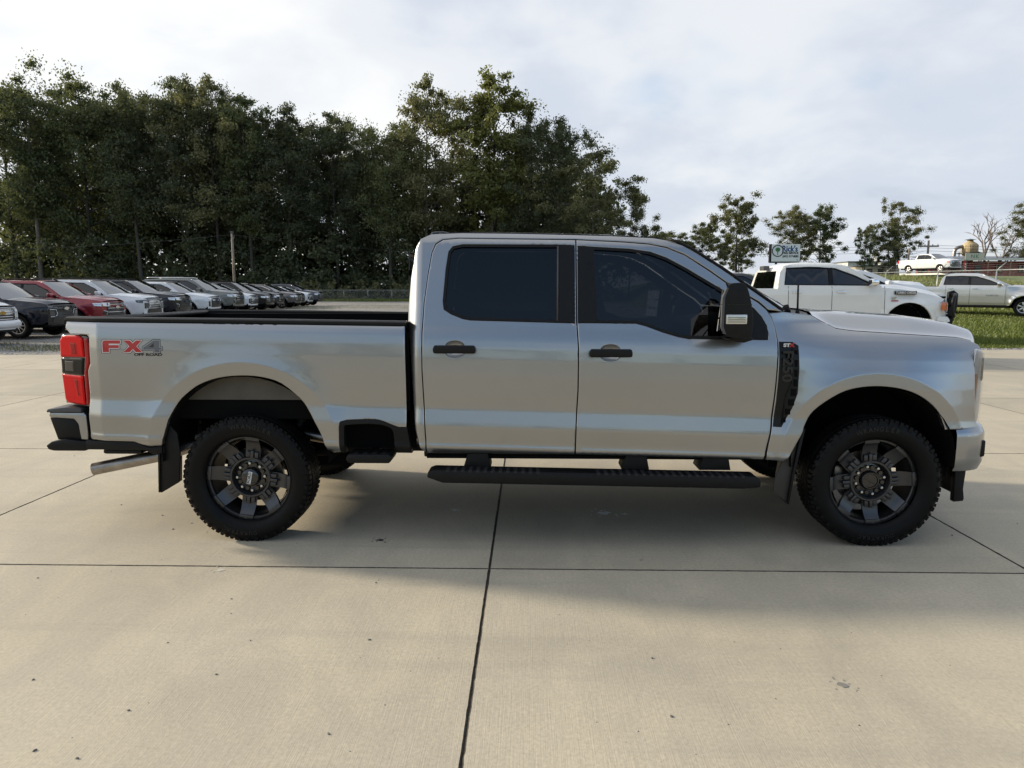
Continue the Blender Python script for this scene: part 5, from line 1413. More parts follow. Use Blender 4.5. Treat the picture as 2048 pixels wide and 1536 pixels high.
MB().prism([(-2.36 + .085 * math.cos(a), 1.045 + .028 * math.sin(a)) for a in rng(0, 2 * math.pi, 17)[:-1]], -1.045, -1.0).build('door_badge', mat('badge_grey', (.2, .2, .2), .3, .8), ram)
MB().prism([(-1.98, 2.235), (-1.95, 2.285), (-1.86, 2.29), (-1.78, 2.25)], -.06, .06, bev=.01).xf(Matrix.Translation((-.9, 0, .0))).build('roof_antenna_pod', GLOSSB, ram, angle=40)
for s in SIDES: MB().tube([(x, s * (1.03 * .955 - .145 + (2.27 - .13 - z) * .30), z) for x, z in ((-3.55, 2.125), (-3.2, 2.15), (-2.70, 2.15), (-2.45, 2.13), (-2.0, 1.95))], .016, 6).build('window_visor', BLACKP, ram, True)
MB().prism([(-3.9, 2.10), (-3.9, 2.20), (-3.78, 2.20), (-3.76, 2.10)], -.25, .05).build('rear_window_sticker', GREYP, ram)

TV = PICK(L=5.4, H=1.80, W=.95, wb=3.24, fo=.95, R=.37, sill=.45, belt=1.26, nose=1.08, cowl=1.25, xc=-1.60, xt=-2.50, cabx=-3.95, rail=1.22, pillars=(-2.92,), seams=(-1.62, -2.90, -3.80), handles=(-2.72, -3.62), rim='bright', handlemat=CHROME, mirmat=CHROME, archgap=.11, flare=1.6, dome=.05)
tac = build_vehicle('pickup_truck', 'silver mid-size crew cab pickup parked on the grass at the right edge', 'pickup truck', (23.75, 25.1, .55), TV, paint('bright_silver_lacquer', (.55, .55, .54), .75, .36, .03), pitch=math.radians(.4), rz=math.radians(-33))
text_obj('door_lettering', 'DOUBLE CAB', .07, CHROME, tac, face_side(-2.10, -.965, .86), .003, .001)
FV = PICK(L=5.9, H=1.96, lampkind='wide', wheel='six', R=.41, grille=dict(w=.56, z0=.62, z1=1.12, bars=2, barmat=GREYP, emblem=None), lampmat=AMBER)
f150 = build_vehicle('pickup_truck', 'white crew cab pickup on show at the top of the grass bank', 'pickup truck', (43.9, 66.6, 3.36), FV, WHITEP, rz=math.radians(-69))
WV = PICK(L=6.2, H=2.14, W=1.02, wb=3.75, fo=.92, R=.46, az=.74, sill=.74, belt=1.60, nose=1.62, cowl=1.70, xc=-1.15, xt=-2.0, cabx=-3.5, rail=1.58, pillars=(-2.5,), seams=(-1.3, -2.5, -3.4), handles=(-2.3, -3.2), dome=.08, seats=(-2.4, -3.1))
build_vehicle('pickup_truck', 'white pickup mostly hidden behind the cream white pickup', 'pickup truck', (14.2, 17.8, .16), WV, WHITEP)
build_vehicle('suv', 'dark grey SUV seen behind the rear window of the cream white pickup', 'suv', (11.9, 21.0, .36), SUV(H=1.92, rails=None), DGREY)
# ------------------------------------------------------------------ vegetation
def leaf_mat(name, a, b, c, trans=.35):
    m = bpy.data.materials.new(name); m.use_nodes = True
    t = NT(m); nt_ = m.node_tree; nt_.nodes.clear()
    o = t.n('ShaderNodeOutputMaterial')
    oi = t.n('ShaderNodeObjectInfo'); 
    n1 = t.noise(t.coord('World'), .16, 4, .6); n2 = t.noise(t.coord('World'), 3.0, 2, .6)
    f = t.math('ADD', t.math('MULTIPLY', n1, .8), t.math('MULTIPLY', n2, .45))
    f = t.math('ADD', f, t.math('MULTIPLY', t.math('SUBTRACT', oi.outputs['Random'], .5), .30))
    col = t.ramp(f, [(.35, a), (.62, b), (.88, c)])
    d = t.n('ShaderNodeBsdfDiffuse'); t.l(col, d.inputs[0])
    tr = t.n('ShaderNodeBsdfTranslucent'); t.l(t.mix(.5, col, (.16, .17, .03)), tr.inputs[0])
    gl = t.n('ShaderNodeBsdfGlossy'); gl.inputs['Roughness'].default_value = .45; gl.inputs[0].default_value = (.5, .5, .5, 1)
    m1 = t.n('ShaderNodeMixShader'); m1.inputs[0].default_value = trans; t.l(d.outputs[0], m1.inputs[1]); t.l(tr.outputs[0], m1.inputs[2])
    m2 = t.n('ShaderNodeMixShader'); m2.inputs[0].default_value = .04; t.l(m1.outputs[0], m2.inputs[1]); t.l(gl.outputs[0], m2.inputs[2])
    t.l(m2.outputs[0], o.inputs[0]); MATS[name] = m
    return m
LEAF = {'dark': leaf_mat('dark_foliage', (.066, .080, .050), (.10, .118, .066), (.145, .16, .085), .42),
        'mid': leaf_mat('mid_green_foliage', (.085, .104, .054), (.125, .148, .068), (.175, .19, .09), .42),
        'light': leaf_mat('yellow_green_foliage', (.14, .155, .05), (.20, .21, .07), (.27, .27, .10), .42),
        'olive': leaf_mat('olive_foliage', (.115, .12, .064), (.16, .162, .078), (.22, .21, .105), .42),
        'rust': leaf_mat('rusty_foliage', (.15, .12, .06), (.22, .17, .08), (.28, .23, .13))}
BARK = mat('grey_bark', (.12, .105, .088), .95, vary=.4, vscale=3, bump=.6, bscale=14, bdist=.05)
BARKD = mat('dark_bark', (.06, .053, .045), .95, vary=.4, vscale=3, bump=.6, bscale=14, bdist=.05)
BARKW = mat('bleached_dead_wood', (.17, .14, .12), .9, vary=.3, vscale=3)
def quads_mesh(name, P):
    """P: (n, 4, 3) array of quads"""
    n = len(P); me = bpy.data.meshes.new(name)
    me.vertices.add(4 * n); me.vertices.foreach_set('co', P.astype(np.float32).ravel())
    me.loops.add(4 * n); me.loops.foreach_set('vertex_index', np.arange(4 * n, dtype=np.int32))
    me.polygons.add(n); me.polygons.foreach_set('loop_start', np.arange(0, 4 * n, 4, dtype=np.int32)); me.polygons.foreach_set('loop_total', np.full(n, 4, np.int32))
    me.update(calc_edges=True); return me
def leaf_quads(R, C, rad, n, size, flat=.75, shell=.45):
    """n leaves round each centre"""
    C = np.asarray(C); rad = np.asarray(rad)
    idx = R.integers(0, len(C), n)
    d = R.normal(size=(n, 3)); d /= np.linalg.norm(d, axis=1, keepdims=True)
    r = np.minimum(np.abs(R.normal(size=n)) * .55, 0.92 + .12 * R.random(n))
    ax = R.uniform(.55, 1.45, (len(C), 3)) * np.array((1, 1, flat))
    p = C[idx] + d * (r * rad[idx])[:, None] * ax[idx]
    u = R.normal(size=(n, 3)); u /= np.linalg.norm(u, axis=1, keepdims=True)
    v = np.cross(u, R.normal(size=(n, 3))); v /= np.linalg.norm(v, axis=1, keepdims=True)
    s = size * (.55 + .9 * R.random(n))[:, None]
    return np.stack([p - u * s * .62, p + v * s * .34, p + u * s * .62, p - v * s * .34], 1)
def make_tree(seed, H, cw, cb, nleaf, lsize, form='round', nl=22, lean=0.):
    """tapered trunk with limbs; crown of leaf clumps with gaps. returns (trunk mesh, crown mesh)"""
    R = np.random.default_rng(seed); rr = random.Random(seed)
    mb = MB(); tr = []
    top = .93 * H
    ph = rr.uniform(0, 6)
    for i in range(9):
        t = i / 8; tr.append((lean * H * t + .012 * H * math.sin(3 * t + ph), .012 * H * math.cos(2.4 * t + ph) - .012 * H, top * t))
    r0 = .0085 * H + .06
    mb.tube(tr, [r0 * (1.25 - .25 * min(1, 6 * i / 8)) * (1 - .88 * i / 8) + .02 for i in range(9)], 8)
    def on_trunk(z):
        k = min(7, int(z / top * 8)); f = z / top * 8 - k
        return Vector(tr[k]).lerp(Vector(tr[k + 1]), f)
    C = []; rad = []
    az = rr.uniform(0, 6.28)
    for i in range(nl):
        h = cb + (.93 - cb) * ((i + rr.random()) / nl)
        az += 2.399 + rr.uniform(-.5, .5)
        q = (h - cb) / (1 - cb)
        if form == 'round': prof = math.sin(math.pi * min(1, .22 + .74 * q)) ** .6
        elif form == 'column': prof = .55 + .45 * math.sin(math.pi * q)
        elif form == 'spread': prof = 1.0 - .55 * q ** 2
        else: prof = .45 + .75 * q * (1.3 - q)
        ln = .5 * cw * prof * rr.uniform(.62, 1.08)
        st = on_trunk(h * H * .92)
        up = rr.uniform(.25, .75) if form != 'column' else rr.uniform(.9, 1.6)
        if form == 'spread': up = rr.uniform(-.05, .5)
        e = st + Vector((math.cos(az) * ln, math.sin(az) * ln, ln * up))
        m1 = st.lerp(e, .5) + Vector((rr.uniform(-1, 1), rr.uniform(-1, 1), rr.uniform(-.2, .9))) * ln * .12
        br = max(.03, r0 * .32 * (1.2 - .7 * q))
        mb.tube([st, m1, e], [br, br * .65, br * .25], 5)
        for k in range(4):
            f = rr.uniform(.42, 1.0)
            b = (st.lerp(m1, f * 2) if f < .5 else m1.lerp(e, f * 2 - 1))
            o = Vector((rr.gauss(0, 1), rr.gauss(0, 1), rr.gauss(.25, .6))) * ln * .30
            c = b + o; C.append(tuple(c)); rad.append(H * rr.uniform(.040, .085) * (1.1 if form != 'column' else .8))
            mb.tube([b, c], [br * .35, br * .12], 4)
    for k in range(4):
        C.append(tuple(Vector(tr[-1]) + Vector((rr.gauss(0, .02) * H, rr.gauss(0, .02) * H, rr.uniform(-.03, .05) * H)))); rad.append(H * rr.uniform(.03, .05))
    P = leaf_quads(R, C, rad, nleaf, lsize)
    return bm_mesh('trunk', mb.bm, True), quads_mesh('crown', P)
TPL = {
 'oak1': make_tree(11, 30, 15, .26, 40000, .30, 'round', 30), 'oak2': make_tree(12, 30, 13, .32, 37000, .29, 'round', 28), 'oak3': make_tree(13, 30, 17, .22, 42000, .30, 'round', 32, .03),
 'thin': make_tree(14, 30, 12, .38, 28000, .28, 'open', 24, -.02), 'gum': make_tree(15, 30, 8.5, .30, 30000, .29, 'column', 30), 'spread': make_tree(16, 20, 17, .22, 34000, .24, 'spread', 22, .05),
 'lowoak': make_tree(17, 16, 13, .12, 34000, .24, 'round', 22), 'airy': make_tree(18, 16, 12, .22, 21000, .23, 'open', 20)}
TPLH = {k: {'spread': 20, 'lowoak': 16, 'airy': 16}.get(k, 30) for k in TPL}
def plant_tree(tpl, x, y, H, label, leaf, rz=0., wide=1., group=None, bark=None, z=None, name='tree'):
    t, c = TPL[tpl]; k = H / TPLH[tpl]
    o = thing(name, label, 'tree', (x, y, land_z(x, y) - .1 if z is None else z), rz, group)
    o.scale = (k * wide, k * wide, k)
    tk = link('trunk', t, None, o)
    ck = link('crown', c, None, o)
    for ob, mm in ((tk, bark or BARK), (ck, LEAF[leaf])):
        if len(ob.data.materials) == 0: ob.data.materials.append(mm)
        ob.material_slots[0].link = 'OBJECT'; ob.material_slots[0].material = mm
    return o
WOODG = 'trees of the wood behind the gravel lot'
ORD = ['first', 'second', 'third', 'fourth', 'fifth', 'sixth', 'seventh', 'eighth', 'ninth', 'tenth', 'eleventh', 'twelfth', 'thirteenth', 'fourteenth', 'fifteenth', 'sixteenth', 'seventeenth', 'eighteenth']
# front rank of the wood, left to right
wood = [('oak1', -72, 97, 31.5, 'dark', .95), ('thin', -66.5, 93, 31.2, 'mid', 1.), ('oak3', -61, 96, 32.8, 'mid', .9), ('oak2', -57, 101, 31.8, 'dark', .9), ('thin', -52.5, 94, 30.0, 'dark', .95), ('oak1', -47, 97, 32.5, 'dark', .8), ('oak2', -43, 96, 32.0, 'olive', .95),
        ('oak3', -39.5, 99, 29.5, 'dark', .75), ('gum', -36.8, 94, 29.2, 'mid', .95), ('oak2', -31.5, 96, 28.0, 'dark', .95), ('oak1', -26, 97, 27.3, 'dark', .85), ('oak3', -20.5, 98, 25.5, 'dark', .75), ('thin', -17, 93, 25.0, 'mid', 1.0),
        ('oak2', -12.0, 96, 31.8, 'olive', .85), ('gum', -3.5, 95, 31.6, 'light', 1.15), ('oak1', 1.8, 97, 27.3, 'dark', .72), ('oak2', 6.0, 95, 25.8, 'dark', .9), ('spread', 10.8, 91, 20.5, 'olive', .95)]
for i, (tp, x, y, H, lf, wd) in enumerate(wood):
    kind = {'oak1': 'broad', 'oak2': 'rounded', 'oak3': 'wide spreading', 'thin': 'open-crowned', 'gum': 'narrow upright', 'spread': 'low-branched'}[tp]
    tone_ = {'dark': 'dark green', 'mid': 'mid green', 'olive': 'olive green', 'light': 'yellow-green'}[lf]
    plant_tree(tp, x, y, H * .955, f'{kind} {tone_} tree, {ORD[i]} from the left in front rank of the wood', lf, rz=i * 1.37, wide=wd, group=WOODG, bark=BARK if i % 4 == 1 else BARKD)
plant_tree('spread', 15.2, 92.5, 15.2, 'small leaning olive tree at the right end of the wood', 'olive', rz=.4, wide=.62, group=WOODG)
# second rank filling the gaps
back = [('oak1', -70, 112, 31, 1.1), ('oak3', -56, 113, 29, 1.1), ('oak2', -47, 112, 28, 1.2), ('oak1', -37, 111, 27, 1.2), ('oak3', -29, 112, 26, 1.1), ('oak2', -20, 112, 23.5, 1.25), ('oak1', -8.5, 111, 24, 1.2), ('oak2', .5, 112, 23.5, 1.1), ('lowoak', 8.5, 108, 20, 1.0)]
for i, (tp, x, y, H, wd) in enumerate(back):
    plant_tree(tp, x, y, H, f'dark tree, {ORD[i]} from the left in the rear rank of the wood', 'dark', rz=2.1 * i + .5, wide=wd, group='trees in the rear rank of the wood', bark=BARKD)
# undergrowth at the foot of the wood
def undergrowth(name, label, x0, x1, y0, y1, zmax, n, size, leaf, seed, zf=land_z, cl=160):
    R = np.random.default_rng(seed)
    X = R.uniform(x0, x1, cl); Y = R.uniform(y0, y1, cl); Z = zmax * R.random(cl) ** 1.4
    C = np.stack([X, Y, Z + np.array([zf(a, b) for a, b in zip(X, Y)])], 1)
    o = link(name, quads_mesh(name, leaf_quads(R, C, R.uniform(.6, 1.7, cl) * (zmax / 7 + .4), n, size, .8)), LEAF[leaf])
    return tag(o, label, 'undergrowth', kind='stuff')
undergrowth('undergrowth', 'dense dark undergrowth at the foot of the wood', -80, 15, 92, 98, 8.5, 70000, .36, 'dark', 5, cl=480)
undergrowth('undergrowth', 'dark understorey shade trees deep inside the wood', -86, 13, 106, 118, 18., 90000, .75, 'dark', 6, cl=700)
undergrowth('vines', 'brownish vines climbing the chain link fence', -46, 14, 85.2, 87.5, 2.3, 12000, .26, 'olive', 7, cl=220)
undergrowth('undergrowth', 'yellowish saplings in gaps of the wood', -70, -10, 97, 102, 5., 5000, .40, 'light', 8, cl=26)  # sparse clumps in the yellow-green foliage colour

undergrowth('unseen_wood', 'unseen wood added behind the camera for a dark band in the reflections', -130, 130, -98, -86, 13., 30000, 1.1, 'dark', 31, zf=lambda a, b: 0, cl=260)  # out of view, added as a dark horizon band for the pickup's paint
# trees beyond the bank on the right
rt = [('lowoak', 34.6, 110, 12.8, 'olive', .95, 'airy olive tree standing just left of the sign'), ('lowoak', 31.0, 118, 9.0, 'mid', 1.4, 'low bushy tree at the left foot of the airy olive tree'), ('lowoak', 26.2, 122, 8.6, 'mid', 1.6, 'low green tree just above the silver A-pillar'),
      ('oak2', 44.4, 112, 11.8, 'olive', 1.35, 'tall slim tree just right of the sign'), ('lowoak', 48.8, 113, 11.6, 'mid', .92, 'rounded tree between the slim tree and the half-bare tree'), ('airy', 54.2, 108, 8.2, 'mid', .80, 'small half-bare tree over the cream pickup roof'),
      ('spread', 59.6, 110, 12.2, 'olive', .95, 'wide spreading oak over the white hidden pickup'), ('lowoak', 59.0, 111, 8.4, 'mid', .85, 'dense lower tree under the spreading oak'), ('oak3', 80.3, 108, 12.0, 'olive', 1.25, 'olive tree cut by the right edge behind the red building'), ('lowoak', 80.8, 105.5, 6.5, 'rust', .6, 'rusty autumn tree at the right edge beside the dead tree'),
      ('lowoak', 38.5, 122, 7.5, 'light', 1.0, 'pale yellow-green bush under the sign')]  # bush in the yellow-green foliage colour
for i, (tp, x, y, H, lf, wd, lab) in enumerate(rt):
    plant_tree(tp, x, y, H, lab, lf, rz=1.9 * i + .7, wide=wd, bark=BARKD)
# bare dead tree
def dead_tree():
    rr = random.Random(4); mb = MB()
    def grow(p, d, ln, r, lev):
        q = p + d * ln; m = p.lerp(q, .5) + Vector((rr.gauss(0, .05), rr.gauss(0, .05), rr.gauss(0, .04))) * ln
        mb.tube([p, m, q], [r, r * .8, r * .6], 6)
        if lev == 0: return
        for k in range(3 if lev > 1 else 2):
            nd = (d + Vector((rr.gauss(0, .42), rr.gauss(0, .42), rr.gauss(.12, .2)))).normalized()
            grow(q if k else m.lerp(q, rr.uniform(.3, .9)), nd, ln * rr.uniform(.55, .8), r * .58, lev - 1)
    grow(Vector((0, 0, 0)), Vector((-.18, 0, 1)).normalized(), 3.6, .26, 4)
    grow(Vector((.7, 0, 0)), Vector((.45, 0, 1)).normalized(), 4.0, .22, 4)
    grow(Vector((.4, 0, 0)), Vector((.75, 0, .85)).normalized(), 3.2, .15, 3)
    return mb
o = thing('dead_tree', 'bare dead tree rising behind the red building', 'tree', (74.2, 110, 3.3))
dead_tree().build('branches', BARKW, o, True)

# ---- grass blades, weeds, loose stones
def blades(name, label, pts, h, w, m, seed, lean=.5):
    R = np.random.default_rng(seed); n = len(pts)
    a = R.random(n) * 6.283; H_ = h * (.5 + R.random(n)); W_ = w * (.6 + .8 * R.random(n))
    d = np.stack([np.cos(a), np.sin(a), 0 * a], 1); s = np.stack([-np.sin(a), np.cos(a), 0 * a], 1)
    tip = pts + d * (H_ * lean * R.random(n))[:, None] + np.array((0, 0, 1)) * H_[:, None]
    mid = pts + d * (H_ * lean * .25)[:, None] + np.array((0, 0, .6)) * H_[:, None]
    P = np.stack([pts - s * W_[:, None] / 2, pts + s * W_[:, None] / 2, mid + s * W_[:, None] / 3, tip], 1)
    o = link(name, quads_mesh(name, P), m); return tag(o, label, 'grass', kind='stuff')
GRASSB = leaf_mat('grass_blades', (.11, .15, .032), (.17, .20, .05), (.27, .26, .10), .3)
WEEDB = leaf_mat('dry_weed_blades', (.14, .14, .06), (.22, .20, .09), (.32, .28, .15), .3)
R_ = np.random.default_rng(21)
def land_pts(n, x0, x1, s0, s1, pw=1.):
    X = R_.uniform(x0, x1, n); S = s0 + (s1 - s0) * R_.random(n) ** pw
    Y = np.array([slab_end(a) for a in X]) + S
    return np.stack([X, Y, np.array([land_z(a, b) for a, b in zip(X, Y)]) - .055], 1)
blades('mown_grass', 'mown green grass on the bank to the right', land_pts(75000, 10.5, 27, .25, 14, 1.5), .09, .026, GRASSB, 1)
blades('rough_grass', 'rough grass on the upper slope of the bank', land_pts(30000, 14, 46, 14, 56), .22, .075, GRASSB, 2)
def patch_pts(n, cx, cy, rx, ry): 
    return np.stack([cx + rx * R_.normal(size=n), cy + ry * R_.normal(size=n), np.full(n, .0)], 1)
W_ = np.concatenate([patch_pts(80, R_.uniform(-16.5, -10.5), R_.uniform(13.3, 17.2), .55, .16) for _ in range(26)] + [patch_pts(300, R_.uniform(-26, 4), R_.uniform(38, 60), 2.2, .5) for _ in range(22)])
W_ = W_[W_[:, 1] > 13.36 + .078 * W_[:, 0]]; W_[:, 2] = [.34 * sst_(15, 36, y) - .01 for y in W_[:, 1]]
blades('lot_weeds', 'thin weeds growing through the gravel lot', W_, .065, .018, WEEDB, 3)
V_ = np.stack([R_.uniform(-46, 16, 9000), R_.uniform(79.5, 85.5, 9000), np.full(9000, .27)], 1)
blades('fence_grass', 'strip of grass along the chain link fence', V_, .30, .11, GRASSB, 4)
STONE = mat('loose_stone', (.10, .095, .09), .9, vary=.5, vscale=40)
STONEL = mat('pale_stone', (.34, .33, .31), .9, vary=.4, vscale=30)
def stones(name, label, pts, sizes, m, seed):
    rr = random.Random(seed); bm = bmesh.new()
    for p, s in zip(pts, sizes):
        t = bmesh.new(); bmesh.ops.create_icosphere(t, subdivisions=1, radius=s)
        bmesh.ops.scale(t, vec=(rr.uniform(.8, 1.4), rr.uniform(.6, 1.1), rr.uniform(.35, .7)), verts=t.verts)
        for v in t.verts: v.co *= rr.uniform(.8, 1.2)
        bmesh.ops.rotate(t, cent=(0, 0, 0), matrix=Matrix.Rotation(rr.uniform(0, 6), 3, 'Z'), verts=t.verts)
        bmesh.ops.translate(t, vec=(p[0], p[1], p[2] + s * .25), verts=t.verts)
        me = bpy.data.meshes.new('s'); t.to_mesh(me); t.free(); bm.from_mesh(me); bpy.data.meshes.remove(me)
    o = link(name, bm_mesh(name, bm), m); return tag(o, label, 'stones', kind='stuff')
PEB = [(0.25, -1.85), (.32, -2.02), (1.09, -2.28), (.15, -2.33), (.53, -2.3), (-.26, -2.66), (.27, -2.87), (-.19, -3.08), (.07, -3.12), (.25, -3.16), (-.55, -2.82), (-.40, -3.2), (2.40, -2.42), (-.55, -.62), (-.62, -.75), (-.36, -.80), (-1.3, -.2), (-.85, -.45),
       (.5, -2.6), (1.1, -3.0), (2.4, -2.86), (3.1, -2.9), (2.0, -2.0), (-.98, -1.6), (.98, -1.62), (4.9, .2), (4.7, -.75), (5.3, -.5), (1.45, -.62), (1.47, -.66), (-3.2, 2.0), (-3.0, 2.6), (-2.7, 1.4), (-3.5, 4.2), (-4.1, 5.0), (-6., 8.), (-5.4, 7.6), (-6.8, 9.4), (-7.4, 10.8), (-8.4, 11.6), (6.6, 3.2), (7.2, 5.0)]
rp = random.Random(9)
for k in range(60): PEB.append((rp.uniform(-1.2, 4.5), rp.uniform(-3.3, -1.0)))
for k in range(120): PEB.append((rp.uniform(-9, -1.5), rp.uniform(.5, 11)))
stones('loose_grit', 'small dark pebbles scattered on the concrete', [(x, y, 0) for x, y in PEB], [(.0058 if i < 42 else .0028) * rp.uniform(.6, 1.25) * (1 + max(0, PEB[i][1]) * .10) for i in range(len(PEB))], STONE, 2)
ST = [(x, slab_end(x) + rp.uniform(.05, .5), 0) for x in [rp.uniform(9, 22) for _ in range(420)]]
stones('verge_stones', 'pale gravel stones between concrete and grass', ST, [rp.uniform(.012, .045) for _ in ST], STONEL, 3)
LG = [(x, slab_end(x) + rp.uniform(.05, 4.2), -.01) for x in [rp.uniform(-18, -9.5) for _ in range(900)]]
stones('lot_stones', 'loose grey stones of the gravel lot', LG, [rp.uniform(.012, .035) for _ in LG], STONEL, 4)
# dried splashes on the slab
def splash(cx, cy, r, seed, m, n=14):
    rr = random.Random(seed); mb = MB()
    pts = [(cx + r * rr.uniform(.55, 1.2) * math.cos(a), cy + r * .8 * rr.uniform(.5, 1.15) * math.sin(a)) for a in rng(0, 2 * math.pi, n + 1)[:-1]]
    mb.prism(pts, .0006, .0022, 'xy')
    for k in range(10):
        a = rr.uniform(0, 6.28); d = r * rr.uniform(1.1, 2.4); s = r * rr.uniform(.06, .2)
        q = [(cx + d * math.cos(a) + s * math.cos(b), cy + d * math.sin(a) + s * math.sin(b)) for b in rng(0, 2 * math.pi, 7)[:-1]]
        mb.prism(q, .0006, .0018, 'xy')
    mb.build('dried_splash', m, pave)
SPL = mat('dried_white_splash', (.62, .62, .60), .9); SPD = mat('dark_oil_spot', (.06, .052, .045), .6)
splash(2.405, -.32, .055, 1, SPL); splash(1.285, -.27, .022, 2, SPL, 9); splash(2.55, -.34, .016, 5, SPL, 8)
splash(.86, -.93, .030, 3, SPD, 10); splash(3.16, -2.62, .026, 4, mat('grey_scuff', (.20, .19, .17), .9), 10); splash(.02, -1.06 - .4, .028, 6, mat('pale_scuff', (.5, .47, .4), .9), 9)

# ------------------------------------------------------------------ fences
GALV = mat('galvanised_steel', (.36, .37, .37), .45, .7, vary=.2, vscale=5)
def link_mesh(a, b, z0a, z0b, h, pitch, w):
    """diamond wire fabric as one part"""
    a, b = Vector(a), Vector(b); L = (b - a).length; d = (b - a).normalized(); P = []
    n = int(L / pitch)
    for k in range(-int(h / pitch), n + 1):
        for sg in (1, -1):
            u0 = k * pitch if sg > 0 else k * pitch + h
            u1 = u0 + sg * h
            z0, z1 = 0., h
            lo, hi = min(u0, u1), max(u0, u1)
            if hi <= 0 or lo >= L: continue
            def clip(u, z, uu, zz):
                if u < 0: z += (zz - z) * (0 - u) / (uu - u); u = 0
                if u > L: z += (zz - z) * (L - u) / (uu - u); u = L
                return u, z
            A = clip(u0, z0, u1, z1); B = clip(u1, z1, u0, z0)
            pa = a + d * A[0]; pb = a + d * B[0]
            pa.z = z0a + (z0b - z0a) * A[0] / L + A[1]; pb.z = z0a + (z0b - z0a) * B[0] / L + B[1]
            n_ = Vector((0, 0, w))
            P.append([tuple(pa), tuple(pb), tuple(pb + n_), tuple(pa + n_)])
    return quads_mesh('chain_link', np.array(P))
o = thing('chain_link_fence', 'low chain link fence with steel posts at the back of the gravel lot', 'fence', (0, 0, .30))
x = -46.0; k = 0
while x < 14:
    MB().cyl((x, 84.5, -.05), (x, 84.5, 1.42), .035, None, 8).build('post', GALV, o, True); x += 3.05
MB().tube([(-46, 84.5, 1.40), (14, 84.5, 1.40)], .022, 6).build('top_rail', GALV, o, True)
link('chain_link', link_mesh((-46, 84.5, 0), (14, 84.5, 0), 0, 0, 1.38, .16, .010), GALV, o)
o = thing('security_fence', 'chain link fence with angled barbed wire arms on the grass bank', 'fence', (0, 0, 0))
fy = [57, 50, 43, 37, 31]
fx_ = 29.0
def fz(y): return {57: 3.05, 50: 2.98, 43: 2.88, 37: 2.80, 31: 2.74}[y]
for y in fy:
    g = land_z(fx_, y)
    MB().cyl((fx_, y, g - .2), (fx_, y, fz(y) + .02), .04, None, 10).build('post', GALV, o, True)
    MB().cyl((fx_, y, fz(y)), (fx_ + .42, y - .15, fz(y) + .46), .022, None, 8).build('barbed_wire_arm', GALV, o, True)
MB().tube([(fx_, y, fz(y)) for y in fy], .03, 8).build('top_rail', GALV, o, True)
for t in (.45, .72, 1.0): MB().tube([(fx_ + .42 * t, y - .15 * t, fz(y) + .46 * t) for y in fy], .004, 4).build('barbed_wire', GALV, o)
for a, b in zip(fy, fy[1:]): link('chain_link', link_mesh((fx_, a, 0), (fx_, b, 0), land_z(fx_, a), land_z(fx_, b), fz(b) - land_z(fx_, b), .09, .004), GALV, o)

# ------------------------------------------------------------------ poles and wires
WOODP = mat('weathered_pole_wood', (.20, .165, .13), .9, vary=.35, vscale=2)
WIRE = mat('wire_black', (.03, .03, .03), .6)
o = thing('utility_pole', 'bare wooden service pole standing behind the gravel lot row', 'pole', (-27.4, 65, 0))
MB().cyl((0, 0, -.1), (0, 0, 7.25), .15, .10, 12).build('pole', WOODP, o, True)
MB().box((-.16, -.10, 7.2), (.16, .10, 7.42), .03).build('lamp_head', GREYP, o, angle=40)
MB().tube([(0, 0, 6.6), (2.5, 6, .1)], .015, 4).build('guy_wire', WIRE, o)
def wire(label, a, b, sag, n=12, r=.02):
    pts = [Vector(a).lerp(Vector(b), t) - Vector((0, 0, sag * 4 * t * (1 - t))) for t in rng(0, 1, n)]
    return tag(MB().tube(pts, r, 4).build('overhead_wire', WIRE), label, 'wire')
wire('overhead wire running left from the service pole', (-27.4, 65, 7.1), (-75, 72, 6.4), .8)
wire('overhead wire running right from the service pole into the wood', (-27.4, 65, 7.1), (-6, 92, 6.8), .5)
def tpole(label, x, y, zb, zt, arm):
    o = thing('utility_pole', label, 'pole', (x, y, zb))
    MB().cyl((0, 0, -.2), (0, 0, zt - zb), .16, .11, 10).build('pole', WOODP, o, True)
    if arm: MB().box((-1.2, -.06, zt - zb - .75), (1.2, .06, zt - zb - .60)).build('cross_arm', WOODP, o); [MB().cyl((q, 0, zt - zb - .60), (q, 0, zt - zb - .42), .05, .04, 8).build('insulator', GREYP, o) for q in (-1.1, -.4, .5, 1.1)]
    else: MB().cyl((-.35, 0, zt - zb - 1.4), (-.35, 0, zt - zb - .8), .16, None, 10).build('transformer', GREYP, o)
    return o
tpole('tall utility pole with cross-arm right of the spreading oak', 48.4, 80, 3.3, 7.4, True)
tpole('shorter utility pole with small transformer left of the tall one', 56.6, 100, 3.3, 7.6, False)
for k, zz in enumerate((6.85, 6.55, 6.2)):
    wire(('upper', 'middle', 'lowest')[k] + ' of three overhead wires left of the tall utility pole', (48.4, 80, zz), (16, 86, zz + .8 - .2 * k), .45)
    wire(('upper', 'middle', 'lowest')[k] + ' of three overhead wires right of the tall utility pole', (48.4, 80, zz), (92, 78, zz - .1), .4)

